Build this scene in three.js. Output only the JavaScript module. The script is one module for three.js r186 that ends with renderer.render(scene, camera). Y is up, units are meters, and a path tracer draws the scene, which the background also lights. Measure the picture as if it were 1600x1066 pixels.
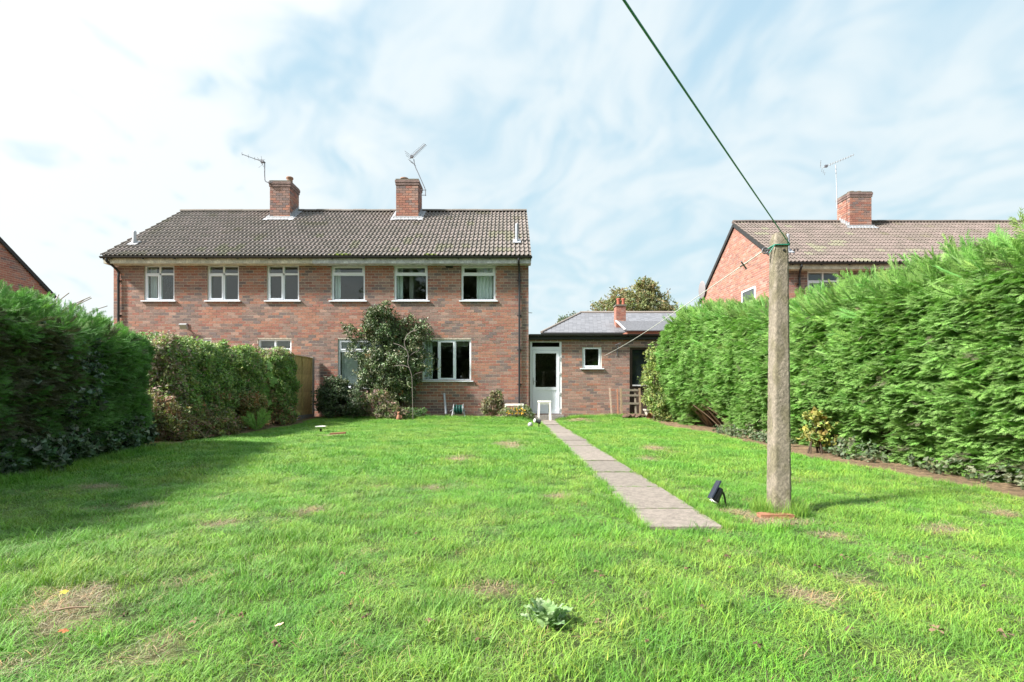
import * as THREE from 'three';
import { mergeGeometries } from 'three/addons/utils/BufferGeometryUtils.js';
import { createNoise2D, createNoise3D } from 'simplex-noise';

// ---------------------------------------------------------------- camera
// Photo pixels (1600 x 1066): focal length 800 px, verticals parallel (shifted lens), vanishing point (794, 612).
const F = 800, CX = 794, CY = 612, H = 0.87;
const scene = new THREE.Scene();
const camera = new THREE.PerspectiveCamera(2 * Math.atan(533 / F) * 180 / Math.PI, 1600 / 1066, 0.05, 600);
camera.position.set(0, H, 0);
camera.setViewOffset(1600, 1066, 800 - CX, 533 - CY, 1600, 1066);
camera.updateProjectionMatrix();
scene.add(camera);

// ---------------------------------------------------------------- light
const EXPOSURE = 3.0;
const renderer = new THREE.WebGLRenderer({ antialias: true });
renderer.setSize(1024, 682);
renderer.toneMapping = THREE.LinearToneMapping;
renderer.toneMappingExposure = EXPOSURE;
renderer.shadowMap.enabled = true;

const sunDir = new THREE.Vector3(-0.95, 0.90, 0.36).normalize();
const sun = new THREE.DirectionalLight(new THREE.Color(1.0, 0.95, 0.88), 4.1);
sun.position.copy(sunDir).multiplyScalar(60);
sun.position.z -= 8;
sun.target.position.set(0, 0, -8);
sun.castShadow = true;
sun.shadow.radius = 12;
sun.shadow.mapSize.set(4096, 4096);
Object.assign(sun.shadow.camera, { left: -26, right: 26, top: 22, bottom: -22, near: 1, far: 140 });
scene.add(sun, sun.target);

function rng(seed) { let s = seed | 0; return () => { s = (s + 0x6d2b79f5) | 0; let t = Math.imul(s ^ (s >>> 15), 1 | s); t = (t + Math.imul(t ^ (t >>> 7), 61 | t)) ^ t; return ((t ^ (t >>> 14)) >>> 0) / 4294967296; }; }
const n2 = createNoise2D(rng(11)), n3 = createNoise3D(rng(12));
const fbm2 = (x, y, o = 4) => { let a = 0.5, s = 0, f = 1; for (let i = 0; i < o; i++) { s += a * n2(x * f + i * 17.3, y * f - i * 9.1); a *= 0.5; f *= 2.03; } return s; };
const clamp = (x, a = 0, b = 1) => Math.min(b, Math.max(a, x));
const smooth = (a, b, x) => { const t = clamp((x - a) / (b - a)); return t * t * (3 - 2 * t); };
const lerp = (a, b, t) => a + (b - a) * t;

{ // the sky: pale blue air with thin wind-drawn cloud, thicker and brighter towards the sun on the left
  const w = 1536, h = 768, data = new Float32Array(w * h * 4);
  for (let j = 0; j < h; j++) {
    const el = ((j + 0.5) / h - 0.5) * Math.PI, dy = Math.sin(el), ce = Math.cos(el);
    for (let i = 0; i < w; i++) {
      const a = ((i + 0.5) / w - 0.5) * 2 * Math.PI, dx = Math.cos(a) * ce, dz = Math.sin(a) * ce;
      const up = Math.max(dy, 0), g = Math.max(0, dx * sunDir.x + dy * sunDir.y + dz * sunDir.z);
      const t = Math.pow(up, 0.75);
      let r = lerp(0.66, 0.42, t), gg = lerp(0.86, 0.65, t), b = lerp(0.91, 0.86, t);
      const k = 1 / (up + 0.20), px = dx * k, pz = dz * k;
      const wx = fbm2(px * 0.7 + 3, pz * 0.7, 3) * 0.5, wz = fbm2(px * 0.7 - 8, pz * 0.7 + 5, 3) * 0.5;
      const n = fbm2(px * 0.8 + wx, pz * 0.9 + wz, 5), fine = fbm2(px * 3.2 + wx * 2 - pz * 1.1, pz * 2.2 + px * 0.8 + wz * 2, 6), patch = fbm2(px * 7 + wx * 4, pz * 5 + wz * 4, 4);
      const bias = smooth(0.15, 0.40, -dx - 0.22 * dy + 0.09 + n * 0.26 + fine * 0.12);
      const wisp = fbm2(px * 5.5 + wx * 3 - pz * 2.5, pz * 3 + px * 2.2 + wz * 3, 6);
      let c = smooth(-0.5, 0.7, n * 0.55 + fine * 0.45 + wisp * 0.36 + patch * 0.26 + 0.12) * 0.82;
      c = Math.max(c, bias * smooth(-0.85, 0.2, fine * 0.8 + wisp * 0.6 + n * 0.4 + patch * 0.5 + 0.42));
      c = clamp(c + smooth(0.16, 0.0, up) * 0.15);
      const cr = 0.86 + 0.14 * g, cg = 0.94 + 0.10 * g, cb = 0.97 + 0.07 * g;
      r = lerp(r, cr, c); gg = lerp(gg, cg, c); b = lerp(b, cb, c);
      const glow = 0.40 * Math.pow(g, 3) + 1.1 * Math.pow(g, 22);
      r += glow; gg += glow * 0.99; b += glow * 0.95;
      if (dy < 0) { const d = smooth(0, -0.15, dy); r = lerp(r, 0.30, d); gg = lerp(gg, 0.38, d); b = lerp(b, 0.25, d); }
      const o = (j * w + i) * 4;
      const E = EXPOSURE / 1.04; data[o] = r / E; data[o + 1] = gg / E; data[o + 2] = b / E; data[o + 3] = 1;
    }
  }
  const sky = new THREE.DataTexture(data, w, h, THREE.RGBAFormat, THREE.FloatType);
  sky.mapping = THREE.EquirectangularReflectionMapping; sky.magFilter = THREE.LinearFilter; sky.minFilter = THREE.LinearFilter; sky.needsUpdate = true;
  scene.background = sky; scene.environment = sky;
}

// ---------------------------------------------------------------- helpers
const V = (x, y, z) => new THREE.Vector3(x, y, z);
const C = (r, g, b) => new THREE.Color().setRGB(r, g, b);
const at = (px, py, Z) => V((px - CX) / F * Z, H + (CY - py) / F * Z, -Z);          // a pixel at a known depth
const ground = (px, py) => { const Z = F * H / (py - CY); return V((px - CX) / F * Z, 0, -Z); };   // a pixel on the ground
const used = new Map();
function numbered(name) { const n = used.get(name) || 0; used.set(name, n + 1); return n ? name + '_' + String(n).padStart(3, '0') : name; }
function shade(m) { m.castShadow = true; m.receiveShadow = true; return m; }
function tag(o, label, category, group) { o.userData.label = label; o.userData.category = category; if (group) o.userData.group = group; return o; }
function thing(name, label, category, base = V(0, 0, 0), group) { const o = new THREE.Group(); o.name = numbered(name); o.position.copy(base); scene.add(o); return tag(o, label, category, group); }
function done(o) { for (const c of o.children) c.position.sub(o.position); return o; }           // parts are laid out in world metres, then hung under the base
function part(name, geo, mat, parent) { const g = Array.isArray(geo) ? merge(geo) : geo; const m = shade(new THREE.Mesh(g, mat)); m.name = name; parent.add(m); return m; }
function single(name, geo, mat, label, category, group, base) {
  const g = Array.isArray(geo) ? merge(geo) : geo; g.computeBoundingBox(); const b = g.boundingBox, p = base || V((b.min.x + b.max.x) / 2, b.min.y, (b.min.z + b.max.z) / 2);
  g.translate(-p.x, -p.y, -p.z); const m = shade(new THREE.Mesh(g, mat)); m.name = numbered(name); m.position.copy(p); scene.add(m); return tag(m, label, category, group);
}
function structure(name, geo, mat) { const m = shade(new THREE.Mesh(Array.isArray(geo) ? merge(geo) : geo, mat)); m.name = name; m.userData.kind = 'structure'; scene.add(m); return m; }
function merge(list) { return mergeGeometries(list.map((g) => { const q = g.index ? g.toNonIndexed() : g; for (const k of Object.keys(q.attributes)) if (!['position', 'normal', 'uv', 'color'].includes(k)) q.deleteAttribute(k); return q; }), false); }
function box(x0, x1, y0, y1, z0, z1) { const g = new THREE.BoxGeometry(x1 - x0, y1 - y0, z1 - z0); boxUV(g, x1 - x0, y1 - y0, z1 - z0); return g.translate((x0 + x1) / 2, (y0 + y1) / 2, (z0 + z1) / 2); }
function boxUV(g, w, h, d) { const uv = g.attributes.uv, n = g.attributes.normal; for (let i = 0; i < uv.count; i++) { const ax = Math.abs(n.getX(i)), ay = Math.abs(n.getY(i)); uv.setXY(i, uv.getX(i) * (ax > 0.5 ? d : w), uv.getY(i) * (ay > 0.5 ? d : h)); } }
function tube(pts, r, seg = 0, rs = 7) { const c = new THREE.CatmullRomCurve3(pts, false, 'centripetal'); return new THREE.TubeGeometry(c, seg || Math.max(2, pts.length * 4), r, rs, false); }
function bar(a, b, r, rs = 6, r2 = r) { const d = b.clone().sub(a), g = new THREE.CylinderGeometry(r2, r, d.length(), rs); g.applyQuaternion(new THREE.Quaternion().setFromUnitVectors(V(0, 1, 0), d.clone().normalize())); return g.translate((a.x + b.x) / 2, (a.y + b.y) / 2, (a.z + b.z) / 2); }
function beam(a, b, w, d) { const v = b.clone().sub(a), L = v.length(), g = new THREE.BoxGeometry(w, L, d); boxUV(g, w, L, d); g.applyQuaternion(new THREE.Quaternion().setFromUnitVectors(V(0, 1, 0), v.normalize())); return g.translate((a.x + b.x) / 2, (a.y + b.y) / 2, (a.z + b.z) / 2); }
function poly(tris) { const g = new THREE.BufferGeometry(); g.setAttribute('position', new THREE.Float32BufferAttribute(tris.flat(), 3)); const uv = []; for (const p of tris) uv.push(p[0] + p[2] * 0.37, p[1] + p[2] * 0.61); g.setAttribute('uv', new THREE.Float32BufferAttribute(uv, 2)); g.computeVertexNormals(); return g; }
const quad = (a, b, c, d) => [a, b, c, a, c, d];
function instances(name, geo, mat, items, parent) {
  const m = new THREE.InstancedMesh(geo, mat, items.length); items.forEach((it, i) => { m.setMatrixAt(i, it.m); m.setColorAt(i, it.c); });
  m.name = name; m.userData.kind = 'stuff'; shade(m); parent.add(m); return m;
}
const _q = new THREE.Quaternion(), _e = new THREE.Euler();
const mat4 = (p, q, s) => new THREE.Matrix4().compose(p, q, s);
const euler = (x, y, z) => new THREE.Quaternion().setFromEuler(new THREE.Euler(x, y, z, 'YXZ'));
function frameQ(xAxis, up) { const x = xAxis.clone().normalize(), z = new THREE.Vector3().crossVectors(x, up).normalize(), y = new THREE.Vector3().crossVectors(z, x); return new THREE.Quaternion().setFromRotationMatrix(new THREE.Matrix4().makeBasis(x, y, z)); }

// textures: grain and relief, tiling in metres
function texture(size, fn, repeat, color = true) {
  const d = new Uint8Array(size * size * 4);
  for (let j = 0; j < size; j++) for (let i = 0; i < size; i++) { const c = fn(i / size, j / size), o = (j * size + i) * 4; for (let k = 0; k < 3; k++) d[o + k] = clamp(c[k] ?? c[0]) * 255; d[o + 3] = 255; }
  const t = new THREE.DataTexture(d, size, size); t.wrapS = t.wrapT = THREE.RepeatWrapping; t.magFilter = THREE.LinearFilter; t.minFilter = THREE.LinearMipmapLinearFilter; t.generateMipmaps = true; t.repeat.set(repeat, repeat);
  if (color) t.colorSpace = THREE.SRGBColorSpace; t.needsUpdate = true; return t;
}
const tn = (u, v, f, seed) => { const a = u * 2 * Math.PI, b = v * 2 * Math.PI, k = f / 6.283; return n3(Math.cos(a) * k + seed, Math.sin(a) * k + Math.cos(b) * k * 1.0, Math.sin(b) * k - seed); };   // wraps
const white1 = rng(5);
const mottle = texture(256, (u, v) => { const g = 0.86 + 0.09 * tn(u, v, 8, 1) + 0.07 * tn(u, v, 30, 4) + (white1() - 0.5) * 0.14; return [g, g, g]; }, 1);
const gritBump = texture(256, (u, v) => [0.5 + 0.25 * tn(u, v, 40, 2) + (white1() - 0.5) * 0.5], 1, false);
const rep = (t, r, r2 = r) => { const c = t.clone(); c.repeat.set(r, r2); c.needsUpdate = true; return c; };
const M = {
  mortar: new THREE.MeshStandardMaterial({ color: C(0.58, 0.50, 0.42), roughness: 0.95, map: rep(mottle, 1.4) }),
  brick: new THREE.MeshStandardMaterial({ color: C(1, 1, 1), roughness: 0.9, map: mottle, bumpMap: gritBump, bumpScale: 0.002 }),
  upvc: new THREE.MeshStandardMaterial({ color: C(0.74, 0.78, 0.85), roughness: 0.35 }),
  upvcDull: new THREE.MeshStandardMaterial({ color: C(0.70, 0.72, 0.74), roughness: 0.45, map: rep(mottle, 0.7) }),
  cream: new THREE.MeshStandardMaterial({ color: C(0.74, 0.70, 0.56), roughness: 0.6, map: rep(mottle, 0.5) }),
  black: new THREE.MeshStandardMaterial({ color: C(0.018, 0.019, 0.021), roughness: 0.42 }),
  felt: new THREE.MeshStandardMaterial({ color: C(0.03, 0.034, 0.036), roughness: 0.85, map: rep(mottle, 1) }),
  glass: new THREE.MeshPhysicalMaterial({ color: C(0.90, 0.95, 0.93), roughness: 0.02, transmission: 1, thickness: 0, ior: 1.52 }),
  room: new THREE.MeshStandardMaterial({ color: C(0.20, 0.20, 0.19), roughness: 0.9 }),
  lead: new THREE.MeshStandardMaterial({ color: C(0.46, 0.49, 0.54), roughness: 0.55, metalness: 0.2, map: rep(mottle, 2) }),
  flaunch: new THREE.MeshStandardMaterial({ color: C(0.20, 0.19, 0.15), roughness: 0.95, map: rep(mottle, 2) }),
  potBuff: new THREE.MeshStandardMaterial({ color: C(0.36, 0.21, 0.14), roughness: 0.85, map: rep(mottle, 2) }),
  potRed: new THREE.MeshStandardMaterial({ color: C(0.45, 0.13, 0.08), roughness: 0.8, map: rep(mottle, 2) }),
  galv: new THREE.MeshStandardMaterial({ color: C(0.42, 0.44, 0.47), roughness: 0.5, metalness: 0.4 }),
  steelDark: new THREE.MeshStandardMaterial({ color: C(0.16, 0.16, 0.18), roughness: 0.5, metalness: 0.5 }),
  wood: new THREE.MeshStandardMaterial({ color: C(0.34, 0.25, 0.15), roughness: 0.85, map: rep(mottle, 3) }),
  woodGrey: new THREE.MeshStandardMaterial({ color: C(0.30, 0.26, 0.20), roughness: 0.9, map: rep(mottle, 3) }),
  woodDark: new THREE.MeshStandardMaterial({ color: C(0.07, 0.045, 0.03), roughness: 0.8, map: rep(mottle, 3) }),
  concrete: new THREE.MeshStandardMaterial({ color: C(0.34, 0.33, 0.31), roughness: 0.95, map: rep(mottle, 2), bumpMap: rep(gritBump, 3), bumpScale: 0.003 }),
  fabric: new THREE.MeshStandardMaterial({ color: C(0.72, 0.74, 0.76), roughness: 0.95, side: THREE.DoubleSide }),
  terracotta: new THREE.MeshStandardMaterial({ color: C(0.42, 0.19, 0.11), roughness: 0.85, map: rep(mottle, 4) }),
  bark: new THREE.MeshStandardMaterial({ color: C(0.14, 0.10, 0.07), roughness: 0.95, map: rep(mottle, 3), bumpMap: rep(gritBump, 2), bumpScale: 0.01 }),
  whitePlastic: new THREE.MeshStandardMaterial({ color: C(0.80, 0.79, 0.74), roughness: 0.5 }),
};
const leafMat = (transmission = 0.35, rough = 0.75) => new THREE.MeshPhysicalMaterial({ color: C(1, 1, 1), roughness: rough, transmission, thickness: 0, vertexColors: true, side: THREE.DoubleSide });
const LEAF = leafMat(0.45, 0.8), LEAF_GLOSS = leafMat(0.2, 0.42), GRASS = leafMat(0.4, 0.7);

// ---------------------------------------------------------------- ground
const PATH_X0 = 0.885, PATH_X1 = 1.365, FACADE = 15.6, ANNEX = 15.9;
const gh = (x, z) => { const Z = -z; return 0.018 * n2(x * 0.5, z * 0.5) * smooth(0.2, 0.8, Math.abs(x - 1.12)) + 0.10 * smooth(12.6, 15.0, Z) * smooth(0.3, 0.9, Math.abs(x - 1.12)) * smooth(20, 16, Z); };
// worn places in the lawn, each read from the photograph: centre and radii in photo pixels
const worn = [[125, 945, 105, 30], [75, 975, 60, 16], [215, 1032, 60, 15], [262, 1000, 25, 10], [40, 1035, 30, 12], [330, 985, 26, 8], [490, 800, 34, 8], [235, 790, 30, 5], [160, 760, 40, 5], [345, 822, 26, 6], [280, 910, 30, 8],
  [1311, 839, 40, 8], [1409, 876, 26, 8], [1476, 831, 40, 8], [1262, 932, 40, 12], [1339, 910, 24, 8], [1562, 801, 30, 8],
  [1024, 702, 26, 7], [1010, 716, 22, 6], [796, 694, 30, 7], [720, 718, 30, 5], [870, 777, 22, 6], [760, 926, 40, 12], [680, 762, 34, 5], [1200, 812, 60, 9], [1150, 800, 34, 6], [515, 682, 20, 3], [905, 660, 26, 3]]
  .map(([px, py, rx, ry]) => { const p = ground(px, py), Z = -p.z; return [p.x, p.z, rx * Z / F, ry * Z * Z / (F * H)]; });
function bare(x, z) { let b = 0; const w = 0.55 * n2(x * 2.2, z * 2.2) + 0.4 * n2(x * 6, z * 6); for (const [cx, cz, rx, rz] of worn) { const d = Math.hypot((x - cx) / rx, (z - cz) / rz) + w * 0.75; if (d < 1.3) b = Math.max(b, smooth(1.25, 0.2, d)); } return b; }
const STRIP = (Z) => 4.02 + 0.09 * Math.sin(Z * 0.8) + 0.16 * smooth(7, 4.4, Z);            // the lawn's edge along the bed under the right hedge
const soilTex = texture(512, (u, v) => { const a = tn(u, v, 6, 7) * 0.10 + tn(u, v, 22, 3) * 0.12 + (white1() - 0.5) * 0.34; return [0.72 + a, 0.70 + a, 0.66 + a]; }, 1);
{
  const xs = [-300, -120, -60, -35, -25, -18, -14], zs = [40, 25, 14, 8, 5, 3];
  for (let x = -11; x <= 9; x += 0.1) xs.push(x); xs.push(11, 14, 18, 25, 35, 60, 120, 300);
  for (let z = 1.5; z >= -17; z -= 0.1) zs.push(z); zs.push(-19, -23, -30, -45, -80, -150, -300);
  const pos = [], col = [], uv = [], idx = [], nx = xs.length;
  for (const z of zs) for (const x of xs) {
    const Z = -z, b = bare(x, z), e = smooth(-0.06, 0.06, x - STRIP(Z) + 0.08 * n2(x * 5, z * 5)), bed = Math.max(e, smooth(-5.0, -5.5, x) * 0.8, smooth(14.75, 15.05, Z + 0.15 * n2(x * 2, 1)));
    pos.push(x, Math.abs(x) > 12 || Z > 17 ? 0 : gh(x, z), z); uv.push(x, z);
    const k = 1 + 0.25 * n2(x * 3, z * 3);
    const g = [lerp(0.12, 0.34, b) * k, lerp(0.20, 0.29, b) * k, lerp(0.035, 0.18, b) * k], s = [0.42 * k, 0.30 * k, 0.19 * k];
    for (let i = 0; i < 3; i++) col.push(lerp(g[i], s[i], bed));
  }
  for (let j = 0; j < zs.length - 1; j++) for (let i = 0; i < nx - 1; i++) { const a = j * nx + i; idx.push(a, a + 1, a + nx, a + 1, a + nx + 1, a + nx); }
  const g = new THREE.BufferGeometry(); g.setAttribute('position', new THREE.Float32BufferAttribute(pos, 3)); g.setAttribute('uv', new THREE.Float32BufferAttribute(uv, 2)); g.setAttribute('color', new THREE.Float32BufferAttribute(col, 3)); g.setIndex(idx); g.computeVertexNormals();
  structure('ground', g, new THREE.MeshStandardMaterial({ vertexColors: true, roughness: 1, map: rep(soilTex, 1.1), bumpMap: rep(gritBump, 4), bumpScale: 0.012 }));
}
{ // garden path: cast slabs, open joints
  const speck = texture(512, (u, v) => { const g = 0.74 + 0.06 * tn(u, v, 5, 9) + 0.06 * tn(u, v, 18, 5) + (white1() - 0.5) * 0.30; return [g * 1.02, g * 0.985, g * 0.96]; }, 1);
  const bed = structure('garden_path', box(PATH_X0 + 0.02, PATH_X1 - 0.02, -0.09, -0.024, -15.75, -3.24), new THREE.MeshStandardMaterial({ color: C(0.10, 0.09, 0.06), roughness: 1, map: rep(soilTex, 2) }));
  const mats = [0, 1, 2, 3].map((i) => new THREE.MeshStandardMaterial({ color: C(0.45 - 0.025 * i, 0.42 - 0.022 * i, 0.385 - 0.02 * i), roughness: 0.95, map: rep(speck, 2.2 + i * 0.3), bumpMap: rep(gritBump, 6), bumpScale: 0.003 }));
  const R = rng(3); let z = 3.22;
  for (let i = 0; z < 15.6; i++) {
    const L = i ? 0.87 : 0.51, z1 = Math.min(z + L, 15.72), gap = [0.018, 0.022, 0.024, 0.014, 0.020][i % 5];
    const s = new THREE.Shape(), x0 = PATH_X0 + (R() - 0.5) * 0.02, x1 = PATH_X1 + (R() - 0.5) * 0.02, pts = [];
    const edge = (ax, ay, bx, by, n, j) => { for (let k = 0; k < n; k++) { const t = k / n; pts.push([ax + (bx - ax) * t + (k ? (R() - 0.5) * j : 0), ay + (by - ay) * t + (k ? (R() - 0.5) * j : 0)]); } };
    edge(x0, z + gap, x1, z + gap, 8, 0.006); edge(x1, z + gap, x1, z1 - gap, 10, 0.008); edge(x1, z1 - gap, x0, z1 - gap, 8, 0.006); edge(x0, z1 - gap, x0, z + gap, 10, 0.008);
    pts.forEach(([x, y], k) => (k ? s.lineTo(x, y) : s.moveTo(x, y)));
    const g = new THREE.ExtrudeGeometry(s, { depth: 0.05, bevelEnabled: true, bevelSize: 0.003, bevelThickness: 0.003, bevelSegments: 1 }); g.rotateX(-Math.PI / 2); g.translate(0, -0.035 + (R() - 0.5) * 0.008, 0);
    const slab = part('slab', g, mats[i % 4], bed); slab.rotation.x = (R() - 0.5) * 0.003; z = z1;
  }
}

// ---------------------------------------------------------------- brickwork
const COURSE = 0.0858, BRICK = 0.2245, JOINT = 0.0135;
const palette = [[0.32, 0.140, 0.105], [0.36, 0.170, 0.120], [0.28, 0.130, 0.105], [0.26, 0.165, 0.140], [0.180, 0.135, 0.130], [0.37, 0.230, 0.185], [0.21, 0.145, 0.130], [0.31, 0.180, 0.145], [0.38, 0.185, 0.130], [0.28, 0.185, 0.158]].map((c) => C(...c));
for (const c of palette) c.multiplyScalar(1.22);
const paletteMats = palette.map((c) => { const m = M.brick.clone(); m.color.copy(c); return m; });
const brickGeo = new THREE.BoxGeometry(1, 1, 1);
const MIX = { facing: null, red: [0, 1, 0, 7, 8, 1, 5, 0, 2, 1], brown: [3, 5, 9, 7, 4, 5, 6, 7, 1, 9] };   // kinds of brick in each building's walls
function pickBrick(R, u, y, tone = 0, mix = null) {
  if (mix) return mix[Math.floor(R() * 10)];
  const n = fbm2(u * 0.7 + tone * 9, y * 0.7, 2), r = R();
  if (n > 0.12) return r < 0.30 ? 1 : r < 0.55 ? 0 : r < 0.7 ? 8 : r < 0.8 ? 5 : r < 0.9 ? 7 : 3;
  if (n < -0.18) return r < 0.24 ? 3 : r < 0.42 ? 4 : r < 0.58 ? 6 : r < 0.72 ? 9 : r < 0.86 ? 2 : 7;
  return Math.floor(r * 10);
}
// bricks of one wall face: u runs along the face, y up; span(y) gives the run of the course; openings are left out
function courses(u0, u1, y0, y1, openings, seed, span, mix) {
  const list = [], R = rng(seed); let row = 0;
  for (let y = y0; y < y1 - 0.03; y += COURSE, row++) {
    const top = Math.min(y + COURSE, y1); let runs = [span ? span(y + COURSE / 2) : [u0, u1]];
    for (const o of openings) if (o[2] < y + COURSE * 0.6 && o[3] > y + COURSE * 0.4) runs = runs.flatMap(([a, b]) => (o[1] <= a || o[0] >= b ? [[a, b]] : [[a, o[0]], [o[1], b]].filter(([p, q]) => q - p > 0.02)));
    for (const [a, b] of runs) {
      let u = Math.floor((a - u0) / BRICK - 1) * BRICK + u0 + (row % 2 ? BRICK / 2 : 0);
      for (; u < b; u += BRICK) { const p = Math.max(u, a), q = Math.min(u + BRICK, b); if (q - p > 0.035) list.push({ u: (p + q) / 2, y: (y + top) / 2, w: q - p - JOINT, h: top - y - JOINT, full: q - p > BRICK * 0.95, k: pickBrick(R, u, y, seed, mix), j: 0.88 + R() * 0.24, d: (R() - 0.5) * 0.003 }); }
    }
  }
  return list;
}
function layBricks(wall, list, origin, uDir, normal, singles = 0, near = V(0, 0, 0)) {
  const q = frameQ(uDir, V(0, 1, 0)), dep = 0.06;
  for (const b of list) b.p = origin.clone().addScaledVector(uDir, b.u).addScaledVector(normal, 0.004 - dep / 2 + b.d).add(V(0, b.y, 0));
  let own = new Set();
  if (singles) own = new Set(list.filter((b) => b.full && b.ok !== false).sort((a, b) => a.p.distanceTo(near) - b.p.distanceTo(near)).slice(0, singles));
  for (const b of own) { const m = shade(new THREE.Mesh(brickGeo, paletteMats[b.k])); m.name = 'brick'; m.position.copy(b.p); m.quaternion.copy(q); m.scale.set(b.w, b.h, dep); wall.add(m); }
  const rest = list.filter((b) => !own.has(b)).map((b) => ({ m: mat4(b.p, q, V(b.w, b.h, dep)), c: palette[b.k].clone().multiplyScalar(b.j) }));
  if (rest.length) instances('brickwork', brickGeo, M.brick, rest, wall);
}
function wallWithHoles(x0, x1, y0, y1, zFront, thick, holes) {
  const s = new THREE.Shape([[x0, y0], [x1, y0], [x1, y1], [x0, y1]].map(([x, y]) => new THREE.Vector2(x, y)));
  for (const [a, b, c, d] of holes) s.holes.push(new THREE.Path([[a, c], [a, d], [b, d], [b, c]].map(([x, y]) => new THREE.Vector2(x, y))));
  return new THREE.ExtrudeGeometry(s, { depth: thick, bevelEnabled: false }).translate(0, 0, zFront - thick);
}

// ---------------------------------------------------------------- windows
// z is the plane of the wall's face; panes: list of [x0, x1, y0, y1, opening] as fractions of the frame
function makeWindow(parent, x0, x1, y0, y1, z, panes, opt = {}) {
  const m = opt.mat || M.upvc, zf = z - 0.045, fw = 0.05, dep = 0.07, W = x1 - x0, Hh = y1 - y0, g = [];
  g.push(box(x0, x0 + fw, y0, y1, zf - dep, zf), box(x1 - fw, x1, y0, y1, zf - dep, zf), box(x0 + fw, x1 - fw, y0, y0 + fw, zf - dep, zf), box(x0 + fw, x1 - fw, y1 - fw, y1, zf - dep, zf));
  const xsx = new Set(), ysy = new Set();
  for (const p of panes) {
    const a = x0 + p[0] * W, b = x0 + p[1] * W, c = y0 + p[2] * Hh, d = y0 + p[3] * Hh;
    if (p[0] > 0) g.push(box(a - 0.026, a + 0.026, c + (p[2] > 0 ? 0.03 : fw), d - (p[3] < 1 ? 0.03 : fw), zf - dep, zf - 0.002));
    if (p[2] > 0) g.push(box(a + (p[0] > 0 ? 0.026 : fw), b - (p[1] < 1 ? 0.026 : fw), c - 0.028, c + 0.028, zf - dep, zf - 0.001));
  }
  const win = part('window', g, m, parent);
  for (const p of panes) {
    const a = x0 + p[0] * W + (p[0] > 0 ? 0.026 : fw), b = x0 + p[1] * W - (p[1] < 1 ? 0.026 : fw), c = y0 + p[2] * Hh + (p[2] > 0 ? 0.028 : fw), d = y0 + p[3] * Hh - (p[3] < 1 ? 0.028 : fw);
    let inset = 0;
    if (p[4]) { const s = 0.034; inset = s; const z1 = zf + 0.012, z0 = zf - 0.05, e = 0.008; part('casement', [box(a - e, a + s, c - e, d + e, z0, z1), box(b - s, b + e, c - e, d + e, z0, z1), box(a + s, b - s, c - e, c + s, z0, z1), box(a + s, b - s, d - s, d + e, z0, z1)], m, win); }
    const pane = part('pane', box(a + inset - 0.004, b - inset + 0.004, c + inset - 0.004, d - inset + 0.004, zf - 0.036, zf - 0.030), M.glass, win);
    if (opt.tilt) pane.rotation.y = 0;
  }
  part('sill', [box(x0 - 0.07, x1 + 0.07, y0 - 0.032, y0 - 0.001, zf - dep, z + 0.06)], m, win);
  return win;
}
const FOUR = [[0, 0.5, 0.75, 1], [0.5, 1, 0.75, 1], [0, 0.5, 0, 0.75, 1], [0.5, 1, 0, 0.75]], TWO = [[0, 1, 0.735, 1, 1], [0, 1, 0, 0.735]], THREE_W = [[0, 0.33, 0, 1], [0.33, 0.67, 0, 1, 1], [0.67, 1, 0, 1]];

// ---------------------------------------------------------------- roof tiles: interlocking, two rolls to the tile
const TILE_W = 0.268, GAUGE = 0.327;
const tileGeo = (() => {
  const N = 12, L = GAUGE + 0.05, prof = (u) => { const t = (u * 2) % 1; return 0.046 * (t < 0.48 ? Math.pow(Math.sin(Math.PI * t / 0.48), 0.9) : 0.0); };
  const t = [], y0 = (v) => 0.036 * (1 - v / L);           // thicker lip at the lower end rides over the course below
  for (let i = 0; i < N; i++) {
    const a = i / N, b = (i + 1) / N, xa = a * TILE_W, xb = b * TILE_W - (i === N - 1 ? 0.002 : 0), pa = prof(a), pb = prof(b === 1 ? 0.999 : b);
    t.push(...quad([xa, y0(0) + pa, 0], [xb, y0(0) + pb, 0], [xb, y0(L) + pb, -L], [xa, y0(L) + pa, -L]));
    t.push(...quad([xa, y0(0) + pa - 0.026, 0.001], [xb, y0(0) + pb - 0.026, 0.001], [xb, y0(0) + pb, 0], [xa, y0(0) + pa, 0]));
  }
  return poly(t);
})();
const tileRed = [0.22, 0.18, 0.15], tileTones = (base) => [0.88, 0.95, 1, 1.05, 1.11].map((k, i) => C(base[0] * k, base[1] * k * (1 - 0.01 * i), base[2] * k));
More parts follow.
